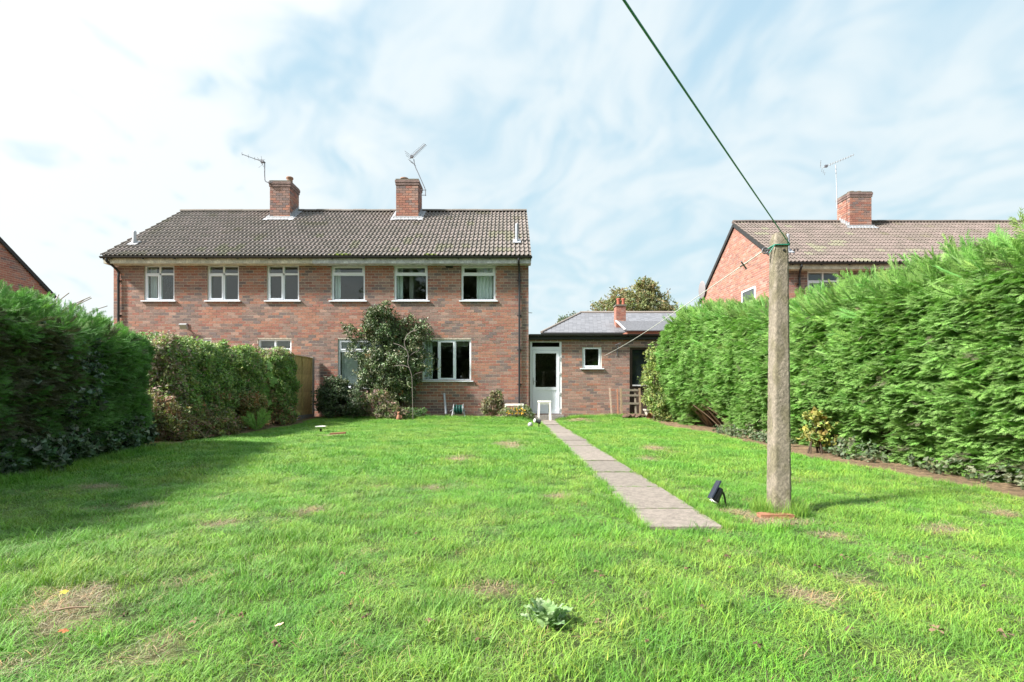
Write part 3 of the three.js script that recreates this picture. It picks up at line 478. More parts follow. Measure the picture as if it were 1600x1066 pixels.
// ---------------------------------------------------------------- far house with a slate roof, and its chimney
{
  const Zf = 36, Zr = 40.2, Zb = 44.4, P = (px, py, Z) => at(px, py, Z), e0 = P(846, 520, Zf), yE = e0.y, yR = P(0, 489, Zr).y, xL = e0.x, xR = 20, rL = P(908, 489, Zr).x;
  const h = thing('slate_roofed_house', 'distant brick house with grey slate hipped roof and red twin-pot chimney', 'house', V((xL + xR) / 2, 0, -Zf));
  const slate = new THREE.MeshStandardMaterial({ color: C(0.165, 0.168, 0.185), roughness: 0.7, map: rep(mottle, 0.8, 2.6), side: THREE.DoubleSide });
  const redWall = new THREE.MeshStandardMaterial({ color: C(0.36, 0.15, 0.10), roughness: 0.9, map: rep(mottle, 1.3, 6) });
  part('wall', box(xL + 0.3, xR - 0.3, 0, yE - 0.02, -Zb + 0.3, -Zf - 0.3), redWall, h);
  part('roof', poly([...quad([xL, yE, -Zf], [xR, yE, -Zf], [xR, yR, -Zr], [rL, yR, -Zr]), [xL, yE, -Zb], [xL, yE, -Zf], [rL, yR, -Zr], ...quad([rL, yR, -Zr], [xR, yR, -Zr], [xR, yE, -Zb], [xL, yE, -Zb])]), slate, h);
  const roof = h.children[1];
  // slates: courses of thin plates on the slope that faces the garden
  { const d = V(0, yR - yE, -(Zr - Zf)), L = d.length(); d.normalize(); const R = rng(8), items = [], q = new THREE.Quaternion().setFromRotationMatrix(new THREE.Matrix4().makeBasis(V(1, 0, 0), new THREE.Vector3().crossVectors(d.clone().negate(), V(1, 0, 0)).normalize(), d.clone().negate()));
    const rows = Math.floor(L / 0.25); for (let r = 0; r < rows; r++) { const s = (r + 0.5) * 0.25, left = lerp(xL, rL, s / L); for (let x = left + 0.16 + (r % 2) * 0.15; x < xR; x += 0.30) { const kk = 0.85 + R() * 0.3; items.push({ m: mat4(V(x, yE, -Zf).addScaledVector(d, s).add(V(0, 0.02, 0)), q.clone().multiply(euler(0.03, 0, 0)), V(0.292, 0.012, 0.27)), c: C(0.165 * kk, 0.168 * kk, 0.185 * kk) }); } }
    instances('slating', brickGeo, new THREE.MeshStandardMaterial({ color: C(1, 1, 1), roughness: 0.55 }), items, roof); }
  const ridgeM = new THREE.MeshStandardMaterial({ color: C(0.22, 0.19, 0.17), roughness: 0.9 });
  part('ridge', [bar(V(rL, yR + 0.02, -Zr), V(xR, yR + 0.02, -Zr), 0.12, 8), bar(V(xL, yE + 0.03, -Zf), V(rL, yR + 0.02, -Zr), 0.10, 8), bar(V(xL, yE + 0.03, -Zb), V(rL, yR + 0.02, -Zr), 0.10, 8)], ridgeM, roof);
  part('gutter', [box(xL - 0.05, xR, yE - 0.16, yE - 0.01, -Zf - 0.02, -Zf + 0.08)], M.felt, h);
  // forward wing with its own lean-to roof
  const wx0 = P(977, 0, 34).x, wy = P(0, 516, 34).y, wy2 = P(0, 503, 36.6).y;
  part('wing_wall', box(wx0 + 0.2, 17, 0, wy - 0.06, -36.4, -34.15), redWall, h);
  part('wing_roof', poly([...quad([wx0, wy, -34], [17.2, wy, -34], [17.2, wy2 + 0.1, -36.9], [wx0, wy2 + 0.1, -36.9]), ...quad([wx0, wy - 0.05, -34], [17.2, wy - 0.05, -34], [17.2, wy, -34], [wx0, wy, -34])]), slate, h);
  part('wing_verge', beam(V(wx0, wy + 0.03, -34), V(wx0, wy2 + 0.13, -36.9), 0.12, 0.06), M.upvcDull, h);
  const c0 = P(963, 502, 36.9), c1 = P(978, 502, 36.9), ct = P(0, 478, 36.9).y;
  const ch = part('chimney', [box(c0.x, c1.x, c0.y - 0.8, ct, -37.7, -36.9)], redWall, h);
  const bl = courses(0, c1.x - c0.x, c0.y - 0.6, ct, [], 91, null, MIX.red); layBricks(ch, bl, V(c0.x, 0, -36.9), V(1, 0, 0), V(0, 0, 1));
  const bl2 = courses(0, 0.8, c0.y - 0.6, ct, [], 92, null, MIX.red); layBricks(ch, bl2, V(c0.x, 0, -37.7), V(0, 0, 1), V(-1, 0, 0));
  part('crown', [box(c0.x - 0.06, c1.x + 0.06, ct, ct + 0.10, -37.76, -36.84)], M.flaunch, ch);
  for (const px of [966.5, 974]) { const p = P(px, 0, 37.2); part('chimney_pot', new THREE.LatheGeometry([[0.13, 0], [0.11, 0.35], [0.15, 0.40], [0.15, 0.47], [0.10, 0.50]].map(([a, b]) => new THREE.Vector2(a, b)), 14).translate(p.x, ct + 0.1, -37.25), M.potRed, ch); }
  done(h);
}

// ---------------------------------------------------------------- aerials, dish
const rodM = M.steelDark, rodL = M.galv;
function yagi(name, label, base, mast, a, b, n, span, refl, mat, bracket) {
  const t = thing(name, label, 'aerial', base, 'television aerials on the chimneys');
  part('mast', tube(mast, 0.016, mast.length * 6, 6), mat, t);
  const boom = part('boom', bar(a, b, 0.011, 6), mat, t), d = b.clone().sub(a), across = new THREE.Vector3().crossVectors(d, V(0, 1, 0)).normalize(), upv = new THREE.Vector3().crossVectors(across, d).normalize();
  for (let i = 0; i < n; i++) { const p = a.clone().addScaledVector(d, 0.2 + 0.8 * i / (n - 1)), s = span * (1 - 0.25 * i / n); part('element', [bar(p.clone().addScaledVector(across, -s), p.clone().addScaledVector(across, s), 0.006, 5), bar(p.clone().addScaledVector(across, -s).addScaledVector(upv, 0.0), p.clone().addScaledVector(across, -s * 0.4).addScaledVector(upv, 0.05), 0.005, 5)], mat, boom); }
  if (refl) for (let i = -3; i <= 3; i++) { if (!i) continue; const p = a.clone().addScaledVector(upv, i * 0.085).addScaledVector(d, -0.04 + 0.025 * Math.abs(i)); part('reflector_rod', bar(p.clone().addScaledVector(across, -span * 1.2), p.clone().addScaledVector(across, span * 1.2), 0.006, 5), mat, boom); }
  part('dipole_box', box(-0.05, 0.05, -0.04, 0.04, -0.04, 0.04).translate(...a.clone().addScaledVector(d, 0.14).toArray()), M.steelDark, boom);
  if (bracket) part('bracket', bracket, mat, t);
  return done(t);
}
{
  const Z = -chL.z - 0.1, p = (x, y, dz = 0) => at(x, y, Z - dz);
  yagi('tv_aerial', 'thin grey aerial on an elbowed arm at the chimney with the tall buff pot', p(424, 284), [p(426, 284.5), p(419, 285), p(414.5, 283), p(413.5, 276), p(413.5, 253)], p(415, 254.5), p(378, 241, 0.3), 4, 0.13, false, rodM, [bar(p(408, 244), p(410, 258), 0.006), bar(p(402, 246, 0.15), p(413, 262, -0.1), 0.005), bar(p(401, 249), p(414, 249.5), 0.005), bar(p(404, 262), p(411, 256), 0.005)]);
  const c = p(409, 251); 
  const Z2 = -chR.z - 0.2, r = (x, y, dz = 0) => at(x, y, Z2 - dz);
  yagi('tv_aerial', 'many-toothed aerial on a leaning pole strapped to the chimney with the capped pot', r(664, 305), [r(664.5, 306), r(664.5, 297), r(661, 288), r(654, 272), r(648, 258), r(646.5, 249)], r(640, 248), r(664, 226, 0.25), 12, 0.13, true, rodM, [bar(r(657, 297), r(666, 297), 0.012), bar(r(657, 305), r(666, 305), 0.012)]);
  const Z3 = 20.2, s = (x, y, dz = 0) => at(x, y, Z3 - dz);
  yagi('tv_aerial', 'pale aerial on a straight mast by the chimney beyond the tall hedge', s(1308, 325), [s(1308, 326), s(1307.5, 300), s(1306, 258)], s(1284, 262.5), s(1334, 242, 0.5), 11, 0.15, true, rodL);
  const dish = thing('satellite_dish', 'satellite dish seen edge-on against the gable end beyond the tall hedge', 'dish', at(1096, 462, 24.2));
  part('reflector', new THREE.SphereGeometry(0.42, 24, 12).scale(0.13, 1, 1).rotateZ(0.03).translate(...at(1097, 453, 24.2).toArray()), new THREE.MeshStandardMaterial({ color: C(0.22, 0.21, 0.22), roughness: 0.7 }), dish);
  part('arm', tube([at(1096, 452, 24.2), at(1100, 462, 24.2), at(1108, 464, 24.2)], 0.03), M.steelDark, dish); done(dish);
}
// wall floodlight
{
  const x = fx(291), y = fy(511), z = zF + 0.006, t = thing('floodlight', 'small grey floodlight fixed high on the brick wall above the clipped hedge', 'floodlight', V(x, y - 0.1, z));
  part('bracket', [box(x - 0.05, x + 0.05, y - 0.02, y + 0.10, z, z + 0.03), box(x - 0.015, x + 0.015, y - 0.01, y + 0.03, z + 0.03, z + 0.10)], M.steelDark, t);
  const g = new THREE.BoxGeometry(0.22, 0.16, 0.06).rotateX(0.6).translate(x, y, z + 0.13); part('lamp_housing', g, M.galv, t);
  part('lamp_glass', new THREE.BoxGeometry(0.18, 0.12, 0.006).translate(0, 0, 0.034).rotateX(0.6).translate(x, y, z + 0.13), new THREE.MeshPhysicalMaterial({ color: C(0.35, 0.36, 0.30), roughness: 0.1 }), t); done(t);
}
// curtains and blinds behind the glass
function curtain(px0, px1, py0, py1, label, z = zF - 0.28, waves = 6, m = M.fabric) {
  const x0 = fx(px0), x1 = fx(px1), y0 = fy(py1), y1 = fy(py0), N = 40, t = [];
  const zz = (i) => z + 0.025 * Math.sin(i / N * waves * 2 * Math.PI), xx = (i) => lerp(x0, x1, i / N);
  for (let i = 0; i < N; i++) t.push(...quad([xx(i), y0, zz(i)], [xx(i + 1), y0, zz(i + 1)], [xx(i + 1), y1, zz(i + 1)], [xx(i), y1, zz(i)]));
  return single('curtain', poly(t), m, label, 'curtain', 'curtains behind the windows');
}
curtain(744, 772, 416, 470, 'white curtain drawn half across the upper window beside the downpipe', zF - 0.26, 5);
curtain(519, 528, 416, 470, 'narrow pale curtain in the upper window above the blinds', zF - 0.26, 2);
curtain(617, 627, 416, 470, 'narrow pale curtain in the upper window above the wall shrub', zF - 0.26, 2);
curtain(226, 236, 416, 470, 'pale curtain in the upper window of the end with the elbow downpipe', zF - 0.26, 2);
curtain(661, 674, 532, 594, 'pale curtain at one side of the three-pane ground floor window', zF - 0.26, 3);
{
  const t = thing('vertical_blind', 'white vertical slat blind in the ground floor window beside the shrub', 'blind', V(fx(564), fy(606), zF - 0.3));
  for (let i = 0; i < 16; i++) { const x = lerp(fx(530), fx(598), (i + 0.5) / 16); part('slat', new THREE.BoxGeometry(0.085, fy(533) - fy(605), 0.003).rotateY(0.5).translate(x, (fy(533) + fy(605)) / 2, zF - 0.26), M.fabric, t); }
  done(t);
}

// ---------------------------------------------------------------- leaves
const jitter = (R, c, a) => C(c[0] * (1 + (R() - 0.5) * a), c[1] * (1 + (R() - 0.5) * a), c[2] * (1 + (R() - 0.5) * a));
function colored(tris, cols) { const g = poly(tris); g.setAttribute('color', new THREE.Float32BufferAttribute(cols.flat(), 3)); return g; }
// a cluster of leaves round a short twig; unit size
function leafCluster(seed, n, len, wid, spread = 1, fold = 0.25) {
  const R = rng(seed), tris = [], cols = [];
  for (let i = 0; i < n; i++) {
    const d = V(R() - 0.5, R() - 0.35, R() - 0.5).normalize(), p = V((R() - 0.5), (R() - 0.5), (R() - 0.5)).multiplyScalar(spread), u = new THREE.Vector3().crossVectors(d, V(R() - 0.5, R() - 0.5, R() - 0.5)).normalize(), nn = new THREE.Vector3().crossVectors(u, d), L = len * (0.7 + R() * 0.6), W = wid * (0.7 + R() * 0.6);
    const a = p, b = p.clone().addScaledVector(d, L * 0.45).addScaledVector(u, W).addScaledVector(nn, W * fold), c = p.clone().addScaledVector(d, L).addScaledVector(nn, -L * 0.12), e = p.clone().addScaledVector(d, L * 0.45).addScaledVector(u, -W).addScaledVector(nn, W * fold), m = p.clone().addScaledVector(d, L * 0.5);
    for (const tr of [[a, b, m], [b, c, m], [c, e, m], [e, a, m]]) for (const v of tr) tris.push(v.toArray());
    const k = 0.78 + R() * 0.44, w = R() * 0.12; for (let q = 0; q < 12; q++) cols.push([k * (1 + w), k, k * (1 - w)]);
  }
  return colored(tris, cols);
}
const clusters = [1, 2, 3].map((s) => leafCluster(s, 9, 0.5, 0.15, 0.9)), broad = [4, 5].map((s) => leafCluster(s, 6, 0.7, 0.30, 0.8));
// a flat feathery conifer spray; unit length along +x, lying in xy
const sprays = [1, 2, 3].map((s) => {
  const R = rng(s * 19), tris = [], cols = [];
  const kite = (p, d, L, w) => { const nx = -d.y, ny = d.x, zc = (R() - 0.5) * 0.03, b = [p.x + d.x * L * 0.4 + nx * w, p.y + d.y * L * 0.4 + ny * w, p.z + zc], c = [p.x + d.x * L, p.y + d.y * L, p.z - L * 0.10], e = [p.x + d.x * L * 0.4 - nx * w, p.y + d.y * L * 0.4 - ny * w, p.z + zc]; tris.push([p.x, p.y, p.z], b, c, [p.x, p.y, p.z], c, e); const k = 0.75 + R() * 0.5; for (let q = 0; q < 6; q++) cols.push([k * (0.9 + R() * 0.04), k, k * 0.95]); };
  kite(V(0, 0, 0), V(1, 0, 0), 1, 0.014);
  for (let i = 0; i < 11; i++) for (const sd of [-1, 1]) {
    const x = 0.08 + i * 0.08 + R() * 0.03, env = 0.40 * Math.sin(Math.PI * Math.pow(1 - x * 0.86, 0.8)) + 0.05, an = sd * (0.62 + R() * 0.25), d = V(Math.cos(an), Math.sin(an), 0), L = env * (0.75 + R() * 0.5), z0 = -x * x * 0.10 + (R() - 0.5) * 0.03, p = V(x, 0, z0);
    kite(p, d, L, 0.018);
    for (let k = 1; k <= 3; k++) for (const s2 of [-1, 1]) { const a2 = an + s2 * (0.45 + R() * 0.2), p2 = p.clone().addScaledVector(d, L * k * 0.23); kite(p2, V(Math.cos(a2), Math.sin(a2), 0), L * (0.5 - 0.08 * k), 0.014); }
  }
  return colored(tris, cols);
});
function scatter(parent, name, geos, mat, items) { geos.forEach((g, i) => { const l = items.filter((_, k) => k % geos.length === i); if (l.length) instances(name, g, mat, l, parent); }); }

// ---------------------------------------------------------------- conifer hedges
// a hedge runs along z; face(Z, y) gives the x of its garden face, top(Z) its height; side = -1: garden lies towards -x
function conifer(name, label, o) {
  const h = thing(name, label, 'hedge', V(o.face(o.Z0, 0) + -o.side * 0.6, 0, -(o.Z0 + o.Z1) / 2)), R = rng(o.seed), T = o.thick, items = [], browns = [];
  const surf = (Z, u) => { // u 0..1 up the face, 1..1.5 over the top
    const t = o.top(Z), r = 0.32; let y, x, nx, ny;
    if (u < 1) { y = u * (t - r); x = o.face(Z, y); nx = o.side; ny = 0.1; }
    else { const a = clamp((u - 1) / 0.25) * Math.PI / 2, back = Math.max(0, u - 1.25) / 0.75 * (T - r); y = t - r + r * Math.sin(a); x = o.face(Z, t - r) - o.side * (r - r * Math.cos(a)) - o.side * back; nx = o.side * Math.cos(a); ny = Math.sin(a) + 0.1; }
    return { p: V(x, y, -Z), n: V(nx, ny, 0).normalize() };
  };
  const bump = (p) => 0.10 * n3(p.x * 0.9, p.y * 1.1, p.z * 0.9) + 0.05 * n3(p.x * 2.6, p.y * 2.8, p.z * 2.6);
  const put = (p, n, layer) => {
    if (o.gap && R() < o.gap(p)) return;
    const b = bump(p), q = p.clone().addScaledVector(n, b - layer * 0.13);
    if (q.y < 0.03) q.y = 0.03;
    const far = o.sweep || 0, dir = n.clone().multiplyScalar(0.9).add(V((R() - 0.5) * 1.2, (R() - 0.5) * 1.0 + (n.y > 0.6 ? 0.3 : -0.10) + (o.lift || 0), (R() - 0.5) * 1.0 - far)).normalize();
    const up = V((R() - 0.5) * 1.6, 1, (R() - 0.5) * 1.6).addScaledVector(n, 0.5), x = dir, z = new THREE.Vector3().crossVectors(x, new THREE.Vector3().crossVectors(up, x)).normalize(), y = new THREE.Vector3().crossVectors(z, x);
    const quat = new THREE.Quaternion().setFromRotationMatrix(new THREE.Matrix4().makeBasis(x, y, z)), s = (o.size || 0.34) * (0.65 + R() * 0.7) * (n.y > 0.6 ? 1.15 : 1);
    const tone = fbm2(q.z * 0.7 + o.seed, q.y * 0.9, 3), brown = o.brown ? o.brown(q) : 0, c = jitter(R, o.color, 0.22).lerp(C(...o.color2), clamp(0.4 + tone)).multiplyScalar(0.8 + R() * 0.4);
    if (R() < brown) c.lerp(C(0.14, 0.10, 0.065), 0.85);
    items.push({ m: mat4(q.addScaledVector(x, -s * 0.55), quat, V(s, s, s)), c });
  };
  const area = (o.Z1 - o.Z0) * 3;
  for (let i = 0; i < area * o.density; i++) { const Z = lerp(o.Z0, o.Z1, R()), s = surf(Z, Math.pow(R(), 0.9) * 1.0 + (R() < 0.22 ? 1 * R() : 0)); put(s.p, s.n, Math.floor(R() * 3)); }
  // the far end, rounded
  for (let i = 0; i < o.density * 5; i++) { const u = R() * 1.0, s = surf(o.Z1, u), a = R() * Math.PI * 0.75, w = T * 0.62, n = V(o.side * Math.cos(a), 0.1 + (u > 0.85 ? 0.5 : 0), -Math.sin(a)).normalize(); put(V(s.p.x - o.side * w * (1 - Math.cos(a)), s.p.y, -o.Z1 - w * 0.55 * Math.sin(a)), n, Math.floor(R() * 3)); }
  for (let i = 0; i < o.density * 1.6; i++) { const a = R() * Math.PI, w = T * 0.62, rr = Math.sqrt(R()), s = surf(o.Z1, 0.98); put(V(s.p.x - o.side * w * (1 - rr * Math.cos(a)), o.top(o.Z1) - 0.15 - rr * 0.12, -o.Z1 - w * 0.5 * rr * Math.sin(a)), V(0, 1, 0), 0); }
  // untrimmed shoots that stand out of the top and the face
  for (let i = 0; i < (o.shoots || 0); i++) {
    const Z = lerp(o.Z0 + 0.5, o.Z1, R()), sf = surf(Z, R() < 0.7 ? 1.02 + R() * 0.35 : 0.2 + R() * 0.75), x = sf.n.clone().multiplyScalar(0.5).add(V(o.side * 0.7 * R(), 0.25 + 0.5 * R() * sf.n.y, (R() - 0.5) * 0.9)).normalize(), z = new THREE.Vector3().crossVectors(x, V(R() - 0.5, 0.3, R() - 0.5)).normalize(), y = new THREE.Vector3().crossVectors(z, x), sz = (o.shootSize || 0.2) * (0.7 + 0.7 * R());
    items.push({ m: mat4(sf.p.clone().addScaledVector(sf.n, bump(sf.p) - 0.06), new THREE.Quaternion().setFromRotationMatrix(new THREE.Matrix4().makeBasis(x, y, z)), V(sz, sz * 0.7, sz)), c: jitter(R, o.color2, 0.3) });
  }
  // inner branchwork
  const core = []; const NZ = Math.ceil((o.Z1 - o.Z0 + 0.3) / 0.3), NU = 14, grid = [];
  for (let i = 0; i <= NZ; i++) { const Z = o.Z0 + (o.Z1 - o.Z0 + 0.15) * i / NZ, row = []; for (let j = 0; j <= NU; j++) { const s = surf(Math.min(Z, o.Z1), j / NU * 2); s.p.z = -Z; const inn = 0.27 + (o.gap ? 0.5 * o.gap(s.p) : 0); row.push(s.p.addScaledVector(s.n, bump(s.p) - inn)); } const bk = row[row.length - 1].clone(); bk.y = 0; row.push(bk); grid.push(row); }
  for (let i = 0; i < NZ; i++) for (let j = 0; j <= NU; j++) core.push(...quad(...[grid[i][j], grid[i + 1][j], grid[i + 1][j + 1], grid[i][j + 1]].map((v) => v.toArray())));
  const endRow = grid[NZ], ctr = [endRow[0].x - o.side * T / 2, 0, endRow[0].z]; for (let j = 0; j <= NU; j++) core.push(endRow[j].toArray(), endRow[j + 1].toArray(), ctr);
  part('inner_branches', poly(core), M.inner, h);
  scatter(h, 'foliage', sprays, LEAF, items);
  for (let i = 0; i < (o.stems || 0); i++) { const Z = lerp(o.Z0 + 0.4, o.Z1 - 0.4, (i + 0.5) / o.stems), x = o.face(Z, 0.3) - o.side * (0.45 + 0.2 * R()); part('stem', tube([V(x, -0.05, -Z), V(x + o.side * 0.1 * R(), 0.5, -Z + (R() - 0.5) * 0.2), V(x + o.side * 0.15 * R(), 1.1, -Z + (R() - 0.5) * 0.4)], 0.035 + R() * 0.02, 8, 7), M.bark, h); }
  for (const [a, b, r] of o.twigs || []) part('bare_twig', tube([a, a.clone().lerp(b, 0.5).add(V(0, 0.03, 0)), b], r, 8, 5), M.twig, h);
  return done(h);
}
M.inner = new THREE.MeshStandardMaterial({ color: C(0.17, 0.135, 0.085), roughness: 1, side: THREE.DoubleSide });
M.twig = new THREE.MeshStandardMaterial({ color: C(0.26, 0.18, 0.12), roughness: 0.95 });
const table = (pts) => (x) => { if (x <= pts[0][0]) return pts[0][1]; for (let i = 1; i < pts.length; i++) if (x <= pts[i][0]) return lerp(pts[i - 1][1], pts[i][1], (x - pts[i - 1][0]) / (pts[i][0] - pts[i - 1][0])); return pts[pts.length - 1][1]; };
const topR = table([[1, 2.10], [4.66, 2.22], [5.33, 2.24], [6.2, 2.20], [7.43, 2.22], [8.6, 2.30], [10.5, 2.54], [12.5, 2.86], [13.4, 2.90], [13.9, 2.72]]);
{
  const R = rng(44), tw = [];
  for (let i = 0; i < 16; i++) { const Z = 11.4 + R() * 1.6, x = 4.75 + R() * 0.25; tw.push([V(x + 0.2, 0.02, -Z), V(x - 0.28 - R() * 0.2, 0.5 + R() * 0.25, -Z + 0.5 * (R() - 0.2)), 0.010 + R() * 0.008]); }
  conifer('conifer_hedge', 'tall bright green feathery conifer hedge beside the narrow bare soil strip', {
    side: -1, Z0: 2.2, Z1: 13.7, thick: 1.5, seed: 3, density: 1100, size: 0.175, sweep: 0.12, shoots: 420, shootSize: 0.24, stems: 12, twigs: tw,
    face: (Z, y) => 4.80 - 0.44 * smooth(0, 1.2, y) + 0.16 * smooth(1.6, 2.6, y) - 0.25 * smooth(11.5, 13.7, Z), top: topR,
    color: [0.22, 0.40, 0.065], color2: [0.32, 0.52, 0.13],
    gap: (p) => Math.max(smooth(0.62, 0.40, p.y) * smooth(10.9, 11.4, -p.z) * smooth(13.2, 12.7, -p.z), smooth(0.55, 0.35, p.y) * smooth(6.2, 6.4, -p.z) * smooth(7.0, 6.8, -p.z) * 0.9),
    brown: (p) => (p.y < 0.3 ? 0.12 : 0.015),
  });
}
const topL = table([[1, 1.90], [5, 1.88], [5.8, 1.84], [6.6, 1.80], [7.4, 1.86], [7.8, 1.82]]);
{
  const R = rng(45), tw = [];
  for (let i = 0; i < 10; i++) { const Z = 6.1 + R() * 0.7, x = -5.6 - R() * 0.2; tw.push([V(x, 1.8, -Z), V(x + 0.25 * R(), 2.02 + R() * 0.12, -Z - 0.3 * R()), 0.005]); }
  for (let i = 0; i < 14; i++) { const Z = 5 + R() * 2, y = 0.5 + R() * 1.1; tw.push([V(-5.35 - 0.2 * (Z - 5), y, -Z), V(-5.06 - 0.2 * (Z - 5), y + 0.2 * (R() - 0.3), -Z + 0.5 * (R() - 0.5)), 0.006]); }
  conifer('conifer_hedge', 'dark green conifer hedge with dead brown patches and ivy at its foot', {
    side: 1, Z0: 2.4, Z1: 7.55, thick: 1.5, seed: 9, density: 900, size: 0.165, sweep: 0.05, shoots: 60, shootSize: 0.15, lift: 0.18, stems: 6, twigs: tw,
    face: (Z, y) => -5.0 - 0.215 * (Z - 5.04) + 0.12 * smooth(0, 0.8, y) - 0.10 * smooth(1.4, 2, y), top: topL,
    color: [0.15, 0.31, 0.07], color2: [0.22, 0.42, 0.10],
    brown: (p) => smooth(6.7, 5.6, -p.z) * smooth(1.75, 1.5, p.y) * smooth(0.2, 0.5, p.y) * (0.55 + 0.6 * n2(p.z * 2, p.y * 2)) + 0.03,
  });
}
console.log('conifers');

// ---------------------------------------------------------------- leafy shrubs
// blobs: [cx, cy, cz, rx, ry, rz, weight]
function shrub(name, label, category, base, blobs, n, size, colors, o = {}) {
  const t = thing(name, label, category, base, o.group), R = rng(o.seed || n), items = [], tot = blobs.reduce((s, b) => s + (b[6] || 1), 0);
  for (let i = 0; i < n; i++) {
    let w = R() * tot, b = blobs[0]; for (const q of blobs) { if ((w -= q[6] || 1) < 0) { b = q; break; } }
    const d = V(R() - 0.5, R() - 0.5, R() - 0.5).normalize(), e = o.boxy ? V(Math.sign(d.x) * Math.pow(Math.abs(d.x), 0.45), Math.sign(d.y) * Math.pow(Math.abs(d.y), 0.45), Math.sign(d.z) * Math.pow(Math.abs(d.z), 0.45)) : d;
    if (o.boxy) { const k = Math.floor(R() * 5); e.set(R() * 2 - 1, R() * 2 - 1, R() * 2 - 1); if (k < 2) e.x = 1; else if (k === 2) e.y = 1; else if (k === 3) e.z = 1; else e.z = -1; d.copy(e).multiply(V(Math.abs(e.x) > 0.99 ? 1 : 0.2, e.y > 0.99 ? 1 : 0.2, Math.abs(e.z) > 0.99 ? 1 : 0.2)).normalize(); const m2 = Math.max(0, e.x + e.y - 1.6); e.x -= m2 * 0.5; e.y -= m2 * 0.5; const m3 = Math.max(0, Math.abs(e.z) + e.y - 1.78); e.y -= m3 * 0.5; e.z -= Math.sign(e.z) * m3 * 0.5; const m4 = Math.max(0, Math.abs(e.z) + e.x - 1.78); e.x -= m4 * 0.5; e.z -= Math.sign(e.z) * m4 * 0.5; }
    const rad = (o.inner ?? 0.55) + (1 - (o.inner ?? 0.55)) * Math.sqrt(R()), p = V(b[0] + e.x * b[3] * rad, b[1] + e.y * b[4] * rad, b[2] + e.z * b[5] * rad);
    const nz = n3(p.x * 2.1, p.y * 2.1, p.z * 2.1); p.addScaledVector(d, (o.rough ?? 0.12) * nz); if (nz < (o.holes ?? -0.62)) continue; if (p.y < 0.02) p.y = 0.02 + R() * 0.05; if (o.keep && !o.keep(p)) continue;
    const f = o.pick ? o.pick(p, R) : Math.floor(R() * colors.length), c = jitter(R, colors[f], 0.35).multiplyScalar(0.8 + R() * 0.4), s = size * (0.6 + R() * 0.8);
    items.push({ m: mat4(p, euler((R() - 0.5) * 2.4, R() * 6.28, (R() - 0.5) * 2.4), V(s, s, s)), c });
  }
  scatter(t, 'foliage', o.geos || clusters, o.mat || LEAF, items);
  for (let i = 0; i < (o.stems || 0); i++) { const b = blobs[Math.floor(R() * blobs.length)], foot = V(base.x + (R() - 0.5) * (o.foot || 0.2), base.y - 0.03, base.z + (R() - 0.5) * (o.foot || 0.2)), tip = V(b[0] + (R() - 0.5) * b[3] * 1.3, b[1] + (R() - 0.3) * b[4], b[2] + (R() - 0.5) * b[5]); part('stem', tube([foot, foot.clone().lerp(tip, 0.4).add(V((R() - 0.5) * 0.1, 0.08, 0)), tip], (o.stemR || 0.012) * (0.7 + R() * 0.6), 8, 5), o.stemMat || M.bark, t); }
  return done(t);
}
const B = (px0, px1, py0, py1, Z, dz, w) => { const a = at(px0, py1, Z), b = at(px1, py0, Z); return [(a.x + b.x) / 2, (a.y + b.y) / 2, -Z, (b.x - a.x) / 2, (b.y - a.y) / 2, dz, w]; };
const shrubGreens = [[0.10, 0.16, 0.05], [0.13, 0.19, 0.075], [0.075, 0.13, 0.04], [0.20, 0.24, 0.12]];
shrub('wall_shrub', 'tall glossy-leaved shrub trained up the brick wall between the ground floor windows', 'shrub', V(fx(608), 0.05, zF + 0.35),
  [B(570, 612, 474, 545, 15.25, 0.28, 1.0), B(600, 662, 498, 570, 15.28, 0.25, 1.1), B(556, 660, 545, 618, 15.15, 0.38, 2.4), B(575, 640, 590, 632, 15.15, 0.35, 1.0), B(540, 580, 500, 560, 15.3, 0.18, 0.22), B(640, 672, 494, 545, 15.33, 0.14, 0.18), B(652, 672, 545, 590, 15.3, 0.12, 0.08)], 6200, 0.115,
  [[0.11, 0.17, 0.07], [0.15, 0.21, 0.10], [0.075, 0.125, 0.045], [0.24, 0.28, 0.18], [0.30, 0.17, 0.06]], { seed: 71, stems: 22, foot: 0.5, rough: 0.32, holes: -0.40, mat: LEAF_GLOSS, inner: 0.3, pick: (p, R) => { const r = R(); return r < 0.012 ? 4 : r < 0.3 ? 0 : r < 0.55 ? 1 : r < 0.82 ? 2 : 3; } });
shrub('low_shrub', 'rounded dark green shrub under the window with the slat blind', 'shrub', V(fx(528), 0.05, zF + 0.7), [B(492, 572, 600, 652, 14.7, 0.42, 2), B(505, 545, 594, 630, 14.8, 0.3, 1)], 1500, 0.125, [[0.06, 0.11, 0.035], [0.085, 0.135, 0.05], [0.14, 0.17, 0.09], [0.05, 0.09, 0.03]], { seed: 72, stems: 9, foot: 0.3, rough: 0.2 });
shrub('faded_shrub', 'straggly shrub with pale faded flower heads in front of the wall shrub', 'shrub', V(fx(588), 0.06, zF + 0.75), [B(560, 612, 608, 652, 14.75, 0.3, 1), B(585, 640, 632, 655, 14.6, 0.25, 1)], 750, 0.10, [[0.13, 0.19, 0.05], [0.28, 0.24, 0.16], [0.17, 0.24, 0.07], [0.34, 0.27, 0.22]], { seed: 73, stems: 12, foot: 0.5, stemMat: M.twig, stemR: 0.006, rough: 0.25 });
shrub('border_plants', 'low bright green border plants at the foot of the wall by the metal stem', 'plant', V(fx(640), 0.07, zF + 0.6), [B(612, 668, 640, 656, 14.8, 0.2, 1)], 300, 0.09, [[0.10, 0.24, 0.04], [0.07, 0.16, 0.05]], { seed: 74 });
